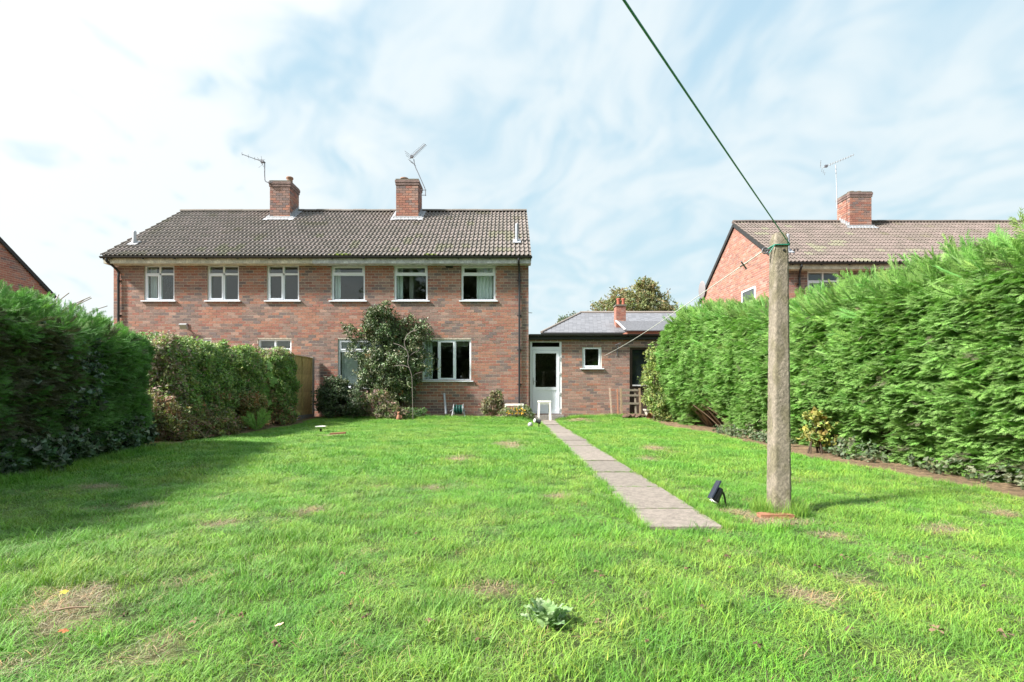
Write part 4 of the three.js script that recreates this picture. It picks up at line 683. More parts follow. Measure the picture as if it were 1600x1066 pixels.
shrub('small_shrub', 'small twiggy shrub at the wall between the hose reel and the downpipe', 'shrub', V(fx(768), 0.06, zF + 0.35), [B(750, 788, 620, 650, 15.2, 0.22, 1), B(764, 784, 610, 630, 15.25, 0.12, 0.4)], 420, 0.10, [[0.13, 0.19, 0.05], [0.20, 0.23, 0.11], [0.25, 0.20, 0.12]], { seed: 75, stems: 14, stemMat: M.twig, stemR: 0.005 });
{
  const f = shrub('flower_patch', 'low patch of yellow flowers and pale leaves beside the white stool', 'flowers', V(fx(806), 0.06, zF + 0.6), [B(780, 838, 636, 656, 14.8, 0.22, 1)], 420, 0.085, [[0.15, 0.24, 0.05], [0.22, 0.28, 0.10], [0.12, 0.18, 0.04], [0.30, 0.30, 0.20]], { seed: 76 });
  const R = rng(5), y = [], pet = leafCluster(30, 8, 0.5, 0.2, 0.1); for (let i = 0; i < 26; i++) { const p = at(lerp(790, 822, R()), lerp(638, 648, R()), 14.6 - R() * 0.1).sub(f.position); y.push({ m: mat4(p, euler(R() * 6, R() * 6, 0), V(0.07, 0.07, 0.07)), c: C(0.80, 0.55, 0.02) }); }
  instances('blossom', pet, LEAF, y, f);
}
// clipped hedge blocks along the left boundary
const privet = [[0.19, 0.33, 0.08], [0.25, 0.39, 0.10], [0.33, 0.46, 0.14], [0.15, 0.25, 0.07], [0.34, 0.24, 0.11], [0.40, 0.32, 0.25]];
function clipped(label, Z0, Z1, x, w, hgt, seed, opts = {}) {
  const n = Math.round((Z1 - Z0) * 2600 + 1800), zc = -(Z0 + Z1) / 2, rz = (Z1 - Z0) / 2;
  const lean = (p) => clamp((p.y - 0.1) / 1.9);
  const h = shrub('clipped_hedge', label, 'hedge', V(x - w / 2, 0, zc), [[x - w / 2, hgt / 2 + 0.02, zc, w / 2, hgt / 2, rz, 1]], n, 0.105, privet, {
    seed, boxy: true, inner: 0.7, rough: 0.10, holes: -0.9, stems: 8, foot: 0.5, stemR: 0.016, group: opts.group,
    pick: (p, R) => { const low = smooth(0.9, 0.25, p.y + 0.35 * n2(p.z * 1.5, p.y * 2)), dead = opts.dead ? opts.dead(p) : 0, r = R(); if (R() < dead) return 5; if (R() < low * 0.45) return 4; return r < 0.25 ? 0 : r < 0.5 ? 1 : r < 0.75 ? 2 : 3; },
  });
  const cg = new THREE.BoxGeometry(w - 0.5, hgt - 0.5, rz * 2 - 0.5, 4, 6, 8); { const a = cg.attributes.position; for (let i = 0; i < a.count; i++) { const k = 0.06 * n3(a.getX(i) * 2, a.getY(i) * 2, a.getZ(i) * 2); a.setXYZ(i, a.getX(i) + k, a.getY(i) + k, a.getZ(i) + k); } cg.computeVertexNormals(); }
  const core = part('inner_branches', cg, M.inner, h); core.position.set(x - w / 2, (hgt - 0.5) / 2 + 0.16, zc).sub(h.position);
  return h;
}
clipped('clipped leafy hedge with bare grey twigs at its end, next to the conifer hedge', 9.1, 11.45, -6.02, 0.95, 1.86, 81, { dead: (p) => smooth(9.9, 9.2, -p.z) * 0.5 + 0.05 });
clipped('clipped dark leafy hedge, the middle block of three along the boundary', 11.6, 12.75, -6.0, 0.95, 1.85, 82, { dead: (p) => 0.03 });
clipped('short clipped leafy hedge next to the fence panel', 13.0, 13.9, -5.72, 0.95, 1.93, 83, { dead: (p) => smooth(1.7, 1.85, p.y) * 0.4 });
shrub('bramble_patch', 'sprawling yellow-green brambles at the foot of the clipped hedge by the conifer end', 'brambles', V(-5.9, 0, -9.4), [[-6.05, 0.22, -9.2, 0.5, 0.30, 0.7, 2], [-5.75, 0.18, -10.1, 0.35, 0.25, 0.6, 1], [-6.2, 0.45, -8.7, 0.35, 0.35, 0.4, 0.8]], 1700, 0.10, [[0.20, 0.25, 0.05], [0.28, 0.28, 0.07], [0.14, 0.18, 0.05], [0.25, 0.16, 0.10]], { seed: 84, stems: 24, foot: 1.2, stemMat: M.twig, stemR: 0.006, rough: 0.2, inner: 0.2 });
shrub('rusty_shrub', 'patch of rusty orange and green foliage low against the middle clipped hedge', 'shrub', V(-5.7, 0, -11.6), [[-5.8, 0.42, -11.7, 0.22, 0.42, 0.5, 1]], 420, 0.10, [[0.34, 0.19, 0.07], [0.18, 0.22, 0.05], [0.26, 0.24, 0.07]], { seed: 85, stems: 8, foot: 0.5, stemMat: M.twig, stemR: 0.005 });
{ // ivy at the foot of the dark hedge
  const p = [[-5.0, 0.22, -5.2, 0.22, 0.25, 0.55, 1], [-5.15, 0.20, -6.1, 0.2, 0.22, 0.5, 1], [-5.35, 0.26, -6.9, 0.2, 0.30, 0.5, 1.4], [-5.5, 0.2, -7.6, 0.2, 0.22, 0.4, 0.8]];
  shrub('ivy_patch', 'dark glossy ivy leaves spreading at the foot of the dark conifer hedge', 'ivy', V(-5.2, 0, -6.4), p, 620, 0.095, [[0.06, 0.11, 0.055], [0.08, 0.14, 0.075], [0.11, 0.16, 0.10]], { seed: 86, geos: broad, mat: LEAF_GLOSS, rough: 0.15 });
  shrub('ivy_patch', 'scattered ivy leaves climbing through the dead patches of the dark conifer hedge', 'ivy', V(-5.1, 0, -5.8), [[-5.02, 1.0, -5.7, 0.12, 0.55, 0.7, 1], [-5.15, 1.35, -6.2, 0.12, 0.2, 0.3, 0.6]], 150, 0.085, [[0.05, 0.09, 0.055], [0.09, 0.13, 0.09]], { seed: 87, geos: broad, mat: LEAF_GLOSS, rough: 0.1 });
  shrub('ground_ivy', 'low grey-green ground cover along the foot of the tall bright hedge', 'ground cover', V(4.42, 0, -9), [[4.45, 0.07, -9.6, 0.16, 0.10, 1.6, 2], [4.5, 0.10, -6.6, 0.2, 0.14, 0.6, 1], [4.55, 0.08, -5.0, 0.14, 0.10, 0.9, 0.7]], 330, 0.07, [[0.13, 0.20, 0.09], [0.09, 0.15, 0.06], [0.20, 0.25, 0.14]], { seed: 88, geos: broad, rough: 0.05 });
  shrub('golden_shrub', 'small golden-leaved shrub tucked into the foot of the tall bright hedge', 'shrub', V(4.38, 0, -7.35), [[4.44, 0.36, -7.35, 0.14, 0.24, 0.22, 1]], 130, 0.09, [[0.36, 0.36, 0.08], [0.28, 0.34, 0.07], [0.20, 0.30, 0.06]], { seed: 89, stems: 6, geos: broad });
  shrub('pale_shrub', 'pale yellow-green broadleaf shrub at the end of the tall hedge beside the trough', 'shrub', V(4.1, 0, -14.2), [[4.12, 1.15, -14.25, 0.3, 1.05, 0.4, 2], [4.25, 0.5, -14.0, 0.35, 0.5, 0.35, 1]], 1250, 0.13, [[0.22, 0.32, 0.06], [0.28, 0.36, 0.09], [0.15, 0.24, 0.05]], { seed: 90, stems: 10, rough: 0.3, inner: 0.3 });
}
function lobedLeaf(r, k) { const s = [], N = 20; for (let i = 0; i < N; i++) { const a = i / N * 2 * Math.PI, q = r * (0.62 + 0.38 * Math.abs(Math.cos(a * 2.5))) * (i === N / 2 ? 0.3 : 1); s.push([Math.cos(a) * q + r * 0.5, Math.sin(a) * q, 0.06 * Math.sin(a * 5) * r]); } const t = []; for (let i = 0; i < N; i++) t.push([r * 0.4, 0, 0], s[i], s[(i + 1) % N]); return colored(t, t.map(() => [k, k, k])); }
{
  const v = thing('vine', 'bright broad lobed vine leaves hanging on the clipped hedge', 'vine', V(-5.85, 0.6, -13.05)), R = rng(6), leafM = LEAF.clone(); leafM.color = C(0.20, 0.36, 0.08);
  const pts = [[417, 568], [421, 578], [425, 592], [419, 586], [409, 612], [414, 620], [417, 628], [412, 606], [423, 600]]; const g0 = lobedLeaf(0.11, 1);
  for (const [px, py] of pts) { const p = at(px, py, 12.7 + R() * 0.15), m = part('leaf', g0, leafM, v); m.position.copy(p); m.quaternion.copy(euler(-0.6 + R() * 0.8, 0.6 + R() * 0.7, R() * 2 - 1)); m.scale.setScalar(0.7 + R() * 0.6); }
  part('stem', tube([V(-5.85, 0.6, -13.05), at(418, 600, 12.85), at(416, 568, 12.85)], 0.005, 10, 5), M.twig, v); done(v);
  const fern = thing('fern', 'small light green fern at the foot of the clipped hedge', 'fern', V(-5.35, 0.02, -10.9)), fm = LEAF.clone(); fm.color = C(0.26, 0.44, 0.08);
  for (let i = 0; i < 7; i++) { const m = part('frond', sprays[i % 3], fm, fern); m.position.set(-5.35, 0.03, -10.9); m.quaternion.copy(euler(0, i * 0.9, 0.9 + R() * 0.3)); m.scale.setScalar(0.35 + R() * 0.12); } done(fern);
}

// ---------------------------------------------------------------- trees
function tree(name, label, x, z, hgt, crown, n, size, colors, seed, group) {
  const t = thing(name, label, 'tree', V(x, 0, z), group), R = rng(seed), items = [];
  const blobs = crown.map(([dx, y, dz, r, ry]) => [x + dx, y, z + dz, r, ry ?? r * 0.85, r]);
  part('trunk', [tube([V(x, -0.1, z), V(x + 0.1, hgt * 0.25, z), V(x - 0.05, hgt * 0.5, z), V(x + 0.1, hgt * 0.75, z)], hgt * 0.018, 12, 8)], M.bark, t);
  for (const b of blobs) part('limb', bar(V(x, hgt * (0.25 + R() * 0.2), z), V(b[0], b[1], b[2]), hgt * 0.009, 6, hgt * 0.003), M.bark, t);
  for (let i = 0; i < n; i++) { const b = blobs[Math.floor(R() * blobs.length)], d = V(R() - 0.5, R() - 0.5, R() - 0.5).normalize(), rr = 0.35 + 0.65 * Math.sqrt(R()), p = V(b[0] + d.x * b[3] * rr, b[1] + d.y * b[4] * rr, b[2] + d.z * b[5] * rr), nz = n3(p.x * 0.9, p.y * 0.9, p.z * 0.9); if (nz < -0.35) continue; p.addScaledVector(d, nz * size * 1.6); const c = jitter(R, colors[Math.floor(R() * colors.length)], 0.3), s = size * (0.6 + R() * 0.8); items.push({ m: mat4(p, euler(R() * 6, R() * 6, R() * 6), V(s, s, s)), c }); }
  scatter(t, 'crown', clusters, LEAF, items); return done(t);
}
{
  const Z = 52, p = at(990, 612, Z);
  tree('autumn_tree', 'large olive and yellow autumn tree behind the slate roof', p.x, -Z, 12, [[-2.6, 8.6, 0, 1.8], [0.2, 9.4, 0.5, 2.2], [1.8, 9.6, -0.4, 2.0], [3.0, 8.7, 0, 1.6], [-0.9, 8.2, 1, 2.2], [1.0, 10.9, 0, 1.3], [-1.5, 9.9, 0.3, 1.2]], 3200, 0.42, [[0.21, 0.25, 0.07], [0.27, 0.28, 0.10], [0.15, 0.20, 0.07], [0.26, 0.22, 0.09]], 101);
  const q = at(893, 612, 55); tree('dark_tree', 'small dark green tree top behind the slate roof hip', q.x, -55, 9, [[0, 8.1, 0, 1.2], [-0.6, 7.6, 0, 1.1], [0.7, 7.7, 0, 1.0]], 800, 0.36, [[0.09, 0.15, 0.06], [0.12, 0.17, 0.07]], 102);
  // the trees behind the photographer, which the window panes mirror
  [[-10, 14, 13], [-5, 16, 14.5], [0.6, 14.5, 12.5], [6.2, 15.5, 14], [11.5, 14, 13]].forEach(([x, z, h], i) => tree('garden_tree', 'leafy green tree at the bottom of the garden, mirrored in the window panes', x, z, h, [[-1.5, h * 0.45, 0, 2.4], [1.5, h * 0.5, 0.3, 2.5], [0, h * 0.78, 0, 2.6], [0.3, h * 0.3, -0.5, 2.4], [-2.2, h * 0.22, 0.2, 2.2], [2.3, h * 0.2, 0, 2.2], [0.8, h * 0.64, 0.4, 2.4]], 2000, 0.8, [[0.07, 0.13, 0.035], [0.10, 0.17, 0.045], [0.14, 0.17, 0.05]], 110 + i, 'trees at the bottom of the garden'));
}
console.log('plants');

// ---------------------------------------------------------------- fence panel on the left boundary
{
  const X = -5.92, Za = 13.95, Zb = 15.42, y0 = 0.20, y1 = 1.86, f = thing('fence_panel', 'golden overlap timber fence panel with concrete post beside the brick wall', 'fence', V(X, 0, -(Za + Zb) / 2));
  const mats = [0, 1, 2, 3].map((i) => new THREE.MeshStandardMaterial({ color: C(0.66 - 0.03 * i, 0.47 - 0.022 * i, 0.20 - 0.008 * i), roughness: 0.85, map: rep(mottle, 2 + i, 0.6) })), n = 13, hb = (y1 - y0) / n;
  for (let i = 0; i < n; i++) { const g = new THREE.BoxGeometry(0.012, hb + 0.02, Zb - Za - 0.02); boxUV(g, 0.012, hb, Zb - Za); g.rotateZ(-0.10).translate(X, y0 + hb * (i + 0.5), -(Za + Zb) / 2); part('board', g, mats[(i * 7) % 4], f); }
  for (const z of [Za + 0.04, (Za + Zb) / 2, Zb - 0.06]) part('batten', box(X + 0.014, X + 0.036, y0, y1, -z - 0.02, -z + 0.02), mats[1], f);
  part('capping', box(X - 0.03, X + 0.045, y1 + 0.002, y1 + 0.024, -Zb + 0.01, -Za), mats[0], f);
  part('gravel_board', box(X - 0.025, X + 0.025, -0.1, y0 - 0.004, -Zb + 0.01, -Za), M.concrete, f);
  part('concrete_post', [box(X - 0.05, X + 0.05, -0.2, y1 + 0.06, -Zb - 0.10, -Zb)], M.concrete, f);
  done(f);
}

// ---------------------------------------------------------------- washing line post and lines
const postBase = ground(1217, 800), postTop = H + (CY - 366) / F * -postBase.z;
{
  const x = postBase.x, z = postBase.z, s0 = 0.064, s1 = 0.048, hgt = postTop, R = rng(2), rot = -0.05;
  const t = thing('concrete_post', 'square weathered concrete washing line post standing in the lawn', 'post', V(x, 0, z));
  const seg = 60, pts = []; // rings of a chamfered square, rough cast
  const ring = (k) => { const y = -0.25 + (hgt + 0.25) * k, s = lerp(s0, s1, clamp(y / hgt)) * (y > hgt - 0.07 ? lerp(1, 0.80, smooth(hgt - 0.05, hgt, y)) : 1), c = 0.010, out = []; const corners = [[s, -s + c], [s, s - c], [s - c, s], [-s + c, s], [-s, s - c], [-s, -s + c], [-s + c, -s], [s - c, -s]]; for (let i = 0; i < 8; i++) { const a = corners[i], b = corners[(i + 1) % 8], m = i % 2 ? 1 : 9; for (let j = 0; j < m; j++) out.push([lerp(a[0], b[0], j / m), y, lerp(a[1], b[1], j / m)]); } return out.map(([px, py, pz]) => { const nn = 0.0022 * n3(px * 60, py * 60, pz * 60) + 0.0010 * n3(px * 25 + 9, py * 22, pz * 25), L = Math.hypot(px, pz); return [px * (1 + nn / L), py, pz * (1 + nn / L)]; }); };
  const rings = Array.from({ length: 161 }, (_, i) => ring(i / 160)), pos = [], uv = [], idx = [], n = rings[0].length;
  rings.forEach((r) => r.forEach(([a, b, c], i) => { pos.push(a, b, c); uv.push(i / n * 0.54, b); })); for (let i = 0; i < 160; i++) for (let j = 0; j < n; j++) { const a = i * n + j, b = i * n + (j + 1) % n; idx.push(a, a + n, b, b, a + n, b + n); } pos.push(0, hgt + 0.012, 0); uv.push(0, 0); const top = pos.length / 3 - 1; for (let j = 0; j < n; j++) idx.push(160 * n + j, top, 160 * n + (j + 1) % n);
  const g = new THREE.BufferGeometry(); g.setAttribute('position', new THREE.Float32BufferAttribute(pos, 3)); g.setAttribute('uv', new THREE.Float32BufferAttribute(uv, 2));
  // lichen and algae on the weathered upper part and the moss at the foot, aggregate grain
  const col = []; for (let i = 0; i < pos.length / 3; i++) { const a = pos[3 * i], y = pos[3 * i + 1], c = pos[3 * i + 2], gr = 0.85 + 0.5 * Math.max(-0.5, n3(a * 70, y * 70, c * 70)) * 0.6, li = smooth(-0.1, 0.5, n3(a * 9, y * 5, c * 9) + (y > 1.5 ? 0.35 : 0) + (y < 0.35 ? 0.3 : 0)) * 0.6; col.push(lerp(0.41, 0.25, li) * gr, lerp(0.355, 0.225, li) * gr, lerp(0.28, 0.13, li) * gr); }
  g.setAttribute('color', new THREE.Float32BufferAttribute(col, 3)); g.setIndex(idx); g.computeVertexNormals(); g.rotateY(rot).translate(x, 0, z);
  const peb = texture(512, (u, v) => { const q = 0.5 + 0.35 * tn(u, v, 70, 3) + 0.3 * tn(u, v, 140, 8); return [q]; }, 1, false);
  part('shaft', g, new THREE.MeshStandardMaterial({ vertexColors: true, roughness: 0.95, map: rep(mottle, 6, 6), bumpMap: rep(peb, 2.2, 2.2), bumpScale: 0.0035 }), t);
  part('hook', [bar(V(x - 0.10, hgt - 0.115, z + 0.0), V(x - 0.04, hgt - 0.11, z), 0.006, 8), new THREE.TorusGeometry(0.02, 0.005, 6, 14).translate(x - 0.10, hgt - 0.12, z)], M.steelDark, t);
  part('line_hole', new THREE.CylinderGeometry(0.008, 0.008, 0.01, 10).rotateX(Math.PI / 2).rotateY(rot + Math.PI / 2 * 0).translate(x + 0.01, hgt - 0.13, z + 0.050), M.black, t);
  done(t);
  // green line: round the post and away over the camera to a second post behind it
  const lineM = new THREE.MeshStandardMaterial({ color: C(0.015, 0.21, 0.145), roughness: 0.4 });
  const y = hgt - 0.09, s = 0.0525, cor = (a, b) => V(x + a * Math.cos(rot) + b * Math.sin(rot), y, z - a * Math.sin(rot) + b * Math.cos(rot));
  const loop = [cor(-s, s), cor(s, s), cor(s, -s), cor(-s, -s), cor(-s, s)], start = cor(s, s), far = start.clone().add(V(-1.718, 0.007, 2.338).multiplyScalar(2.9));
  const geo = []; for (let i = 0; i < 4; i++) geo.push(bar(loop[i], loop[i + 1], 0.0045, 7));
  const lpts = []; for (let i = 0; i <= 12; i++) { const q = start.clone().lerp(far, i / 12); q.y -= 0.05 * Math.sin(Math.PI * i / 12); lpts.push(q); } geo.push(tube(lpts, 0.0036, 40, 7));
  geo.push(bar(cor(-s, s), cor(-s * 1.5, s * 0.9).add(V(-0.01, -0.06, 0)), 0.004, 6));
  single('washing_line', geo, lineM, 'green plastic washing line knotted round the concrete post and running overhead', 'washing line', null, V(x, y, z));
  const p2 = t.clone(); p2.name = numbered('concrete_post'); p2.position.set(far.x, 0, far.z); scene.add(p2); tag(p2, 'second concrete washing line post at the other end of the green line', 'post');
  // pale line from the post to the outhouse wall
  const end = at(944, 556, ANNEX - 0.01), st = V(x - 0.11, hgt - 0.12, z), wpts = []; for (let i = 0; i <= 10; i++) { const q = st.clone().lerp(end, i / 10); q.y -= 0.06 * Math.sin(Math.PI * i / 10); wpts.push(q); }
  const w = thing('pale_washing_line', 'thin pale washing line from the concrete post to the outhouse wall', 'washing line', st.clone());
  part('line', tube(wpts, 0.0042, 40, 6), new THREE.MeshStandardMaterial({ color: C(0.55, 0.56, 0.52), roughness: 0.6 }), w);
  const pg = wpts[0].clone().lerp(wpts[1], 0.32); part('tensioner', [bar(pg.clone().add(V(-0.03, 0.02, 0.02)), pg.clone().add(V(0.03, -0.03, -0.02)), 0.006, 6), bar(pg.clone().add(V(-0.03, -0.015, 0)), pg.clone().add(V(0.03, 0.015, 0)), 0.005, 6)], M.steelDark, w); done(w);
  // brick set flush at its foot
  const bp = ground(1196, 806), bg = new THREE.BoxGeometry(0.225, 0.07, 0.075, 6, 2, 3); { const a = bg.attributes.position; for (let i = 0; i < a.count; i++) a.setXYZ(i, a.getX(i) + 0.003 * n3(i, 1, 2), a.getY(i) + 0.003 * n3(i, 5, 2), a.getZ(i) + 0.003 * n3(i, 1, 7)); } bg.computeVertexNormals(); bg.rotateY(-0.05).translate(bp.x + 0.06, -0.016, bp.z + 0.02);
  single('loose_brick', bg, M.terracotta, 'orange brick half sunk in the grass at the foot of the concrete post', 'brick');
}
// solar spotlight by the post
{
  const b = ground(1133, 793), x = b.x, z = b.z, t = thing('solar_spotlight', 'black solar garden light with tilted panel on a spike beside the concrete post', 'garden light', V(x, 0, z)), dir = V(-0.52, -0.84, 0.16).normalize(), top = V(x - 0.035, 0.175, z);
  part('spike', [tube([V(x + 0.01, -0.05, z), V(x, 0.06, z), V(x - 0.018, 0.115, z), V(x - 0.034, 0.125, z)], 0.0075, 14, 8)], M.black, t);
  const q = new THREE.Quaternion().setFromUnitVectors(V(0, -1, 0), dir), c = V(x - 0.06, 0.10, z);
  part('lamp_body', new THREE.LatheGeometry([[0.001, -0.062], [0.033, -0.062], [0.036, -0.05], [0.027, 0.03], [0.02, 0.05], [0.001, 0.052]].map(([a, e]) => new THREE.Vector2(a, e)), 18).applyQuaternion(q).translate(c.x + 0.004, c.y, c.z), new THREE.MeshStandardMaterial({ color: C(0.025, 0.027, 0.032), roughness: 0.35 }), t);
  part('lens', new THREE.CylinderGeometry(0.031, 0.031, 0.008, 18).translate(0, -0.065, 0).applyQuaternion(q).translate(c.x + 0.004, c.y, c.z), new THREE.MeshPhysicalMaterial({ color: C(0.75, 0.76, 0.74), roughness: 0.15 }), t);
  part('solar_panel', new THREE.BoxGeometry(0.010, 0.15, 0.075).applyQuaternion(q).translate(c.x - 0.022, c.y + 0.036, c.z + 0.006), new THREE.MeshPhysicalMaterial({ color: C(0.03, 0.04, 0.06), roughness: 0.15 }), t); done(t);
}
// things in front of the back door
{
  const b = at(850.5, 657, 15.15), x = b.x, z = b.z, w = 0.19, t = thing('white_stool', 'small white plastic stool standing on the path before the back door', 'stool', V(x, 0.02, z)), top = 0.60;
  part('seat', new THREE.BoxGeometry(w * 2, 0.05, 0.32).translate(x, top - 0.025, z), M.whitePlastic, t);
  part('apron', [box(x - w + 0.02, x + w - 0.02, top - 0.10, top - 0.052, z + 0.125, z + 0.145), box(x - w + 0.02, x + w - 0.02, top - 0.10, top - 0.052, z - 0.145, z - 0.125)], M.whitePlastic, t);
  for (const sx of [-1, 1]) for (const sz of [-1, 1]) part('leg', beam(V(x + sx * (w - 0.035), top - 0.05, z + sz * 0.13), V(x + sx * (w - 0.015), 0.005, z + sz * 0.15), 0.05, 0.045), M.whitePlastic, t);
  done(t);
  const b2 = at(803.5, 640, 15.1), x2 = b2.x, z2 = b2.z, y2 = at(0, 631, 15.1).y, t2 = thing('low_white_bench', 'low white plastic bench half hidden by the yellow flowers', 'bench', V(x2, 0.05, z2));
  part('seat', new THREE.BoxGeometry(0.56, 0.055, 0.26).translate(x2, y2 - 0.03, z2), M.whitePlastic, t2);
  for (const sx of [-1, 1]) for (const sz of [-1, 1]) part('leg', beam(V(x2 + sx * 0.245, y2 - 0.055, z2 + sz * 0.09), V(x2 + sx * 0.25, 0.05, z2 + sz * 0.10), 0.045, 0.04), M.whitePlastic, t2);
  done(t2);
  // little garden spotlight with a white head
  const s = ground(842, 668.5), sl = thing('path_spotlight', 'small garden spotlight with white lens at the edge of the path', 'garden light', V(s.x, 0, s.z));
  part('spike', bar(V(s.x, -0.03, s.z), V(s.x, 0.13, s.z), 0.012, 7), M.black, sl); part('lamp_body', new THREE.CylinderGeometry(0.035, 0.055, 0.13, 14).rotateZ(Math.PI / 2 - 0.2).translate(s.x - 0.02, 0.15, s.z), M.black, sl); part('lens', new THREE.SphereGeometry(0.055, 14, 10).scale(0.6, 1, 1).translate(s.x - 0.095, 0.165, s.z), M.whitePlastic, sl); done(sl);
  const bl = ground(828.5, 668), bg = new THREE.SphereGeometry(0.062, 18, 12); bg.translate(bl.x, 0.07 + gh(bl.x, bl.z), bl.z); single('grey_ball', bg, new THREE.MeshStandardMaterial({ color: C(0.50, 0.51, 0.52), roughness: 0.5, map: rep(mottle, 1) }), 'grey ball lying in the grass beside the path', 'ball');
  // hose reel
  const hp = at(716.5, 640, 15.15), hz = hp.z, hx = hp.x, hy = hp.y + 0.0, hr = thing('hose_reel', 'green garden hose wound on a reel against the wall', 'hose reel', V(hx, 0.05, hz)), hoseM = new THREE.MeshStandardMaterial({ color: C(0.015, 0.10, 0.085), roughness: 0.45 });
  const pts = []; for (let i = 0; i <= 200; i++) { const a = i / 200 * 2 * Math.PI * 9, layer = i / 200, x = hx - 0.11 + 0.22 * Math.abs(((layer * 3) % 2) - 1), r = 0.10 + 0.045 * layer; pts.push(V(x, hy + r * Math.sin(a), hz + r * Math.cos(a))); } part('hose', tube(pts, 0.013, 500, 6), hoseM, hr);
  for (const sx of [-1, 1]) part('flange', new THREE.TorusGeometry(0.155, 0.012, 6, 24).rotateY(Math.PI / 2).translate(hx + sx * 0.14, hy, hz), M.galv, hr);
  part('drum', new THREE.CylinderGeometry(0.09, 0.09, 0.27, 16).rotateZ(Math.PI / 2).translate(hx, hy, hz), hoseM, hr);
  part('stand', [bar(V(hx - 0.17, hy, hz), V(hx - 0.24, hy - 0.05, hz + 0.04), 0.012), bar(V(hx + 0.15, hy, hz), V(hx + 0.22, hy - 0.04, hz + 0.04), 0.012), bar(V(hx - 0.16, hy, hz), V(hx - 0.2, 0.06, hz + 0.12), 0.012), bar(V(hx + 0.16, hy, hz), V(hx + 0.2, 0.06, hz + 0.12), 0.012), bar(V(hx - 0.16, hy, hz), V(hx - 0.2, 0.06, hz - 0.12), 0.012), bar(V(hx + 0.16, hy, hz), V(hx + 0.2, 0.06, hz - 0.12), 0.012)], M.galv, hr); done(hr);
  // grey pipe leaning at the wall, timber on the ground
  single('grey_pipe', [bar(at(697, 647, 15.2), at(694, 615, 15.45), 0.035, 10), new THREE.CylinderGeometry(0.042, 0.042, 0.05, 10).translate(...at(694, 616, 15.45).toArray())], M.lead, 'short grey pipe leaning upright against the wall near the hose reel', 'pipe');
  single('timber_length', [beam(at(654, 641, 15.1).setY(0.16), at(690, 646, 15.0).setY(0.12), 0.05, 0.05)], M.woodDark, 'dark length of timber lying at the foot of the wall', 'timber');
}
// metal stem with curled branches
{
  const Z = 14.4, p = (x, y, d = 0) => at(470 + x / 4.21, 460 + y / 4.21, Z + d), t = thing('metal_tree_stem', 'thin rusty metal stem with curling branches standing in the lawn edge', 'garden ornament', V(p(739, 0).x, 0.06, -Z));
  const m = new THREE.MeshStandardMaterial({ color: C(0.20, 0.17, 0.155), roughness: 0.7, metalness: 0.3 });
  part('stem', [tube([p(739, 860), p(736, 740), p(734, 640), p(728, 530), p(712, 480), p(704, 450), p(708, 410), p(700, 375), p(686, 345), p(682, 310), p(695, 275), p(725, 248), p(765, 235)], 0.010, 90, 7)], m, t);
  for (const b of [[[700, 372], [665, 342], [610, 322]], [[708, 415], [735, 390], [778, 370]], [[712, 482], [670, 467], [615, 472]], [[729, 545], [755, 525], [795, 512]]]) part('branch', tube(b.map(([x, y], i) => p(x, y, i * 0.06)), 0.008, 14, 6), m, t);
  done(t);
}
// small things on the lawn near the house
{
  // terracotta squirrel-like figure: sitting body, head with ears, tail
  const b = ground(623, 661), x = b.x, y = gh(b.x, b.z), z = b.z, t = thing('terracotta_figure', 'small orange terracotta animal ornament sitting in the grass', 'ornament', V(x, y, z));
  part('body', new THREE.LatheGeometry([[0.001, 0], [0.062, 0], [0.07, 0.05], [0.055, 0.11], [0.035, 0.155], [0.03, 0.17], [0.001, 0.175]].map(([a, c]) => new THREE.Vector2(a, c)), 16).scale(1, 1, 1.15).translate(x, y, z), M.terracotta, t);
  part('head', [new THREE.SphereGeometry(0.038, 14, 10).scale(1, 1.05, 1.15).translate(x, y + 0.195, z + 0.01), new THREE.ConeGeometry(0.016, 0.03, 8).rotateX(Math.PI / 2).translate(x, y + 0.188, z + 0.058)], M.terracotta, t);
  for (const s of [-1, 1]) part('ear', new THREE.ConeGeometry(0.014, 0.04, 8).translate(x + s * 0.022, y + 0.24, z), M.terracotta, t);
  part('tail', tube([V(x + 0.02, y + 0.03, z - 0.06), V(x + 0.06, y + 0.06, z - 0.09), V(x + 0.05, y + 0.14, z - 0.10)], 0.018, 10, 8), M.terracotta, t); done(t);
  const d = ground(501, 676), dy = gh(d.x, d.z); const dish = thing('bird_dish', 'white shallow dish on a dark foot standing in the shaded grass', 'dish', V(d.x, dy, d.z));
  part('bowl', new THREE.LatheGeometry([[0.02, 0.06], [0.09, 0.075], [0.115, 0.11], [0.105, 0.112], [0.08, 0.085], [0.001, 0.075]].map(([a, c]) => new THREE.Vector2(a, c)), 20).translate(d.x, dy + 0.02, d.z), M.whitePlastic, dish); part('foot', bar(V(d.x, dy - 0.02, d.z), V(d.x, dy + 0.09, d.z), 0.022, 10), M.woodDark, dish); done(dish);
  const k = ground(528, 684.5); const pl = new THREE.BoxGeometry(0.28, 0.03, 0.09).rotateY(0.15).rotateZ(0.06).translate(k.x, gh(k.x, k.z) + 0.085, k.z); single('broken_board', pl, M.terracotta, 'short reddish piece of board lying in the grass', 'board');
}
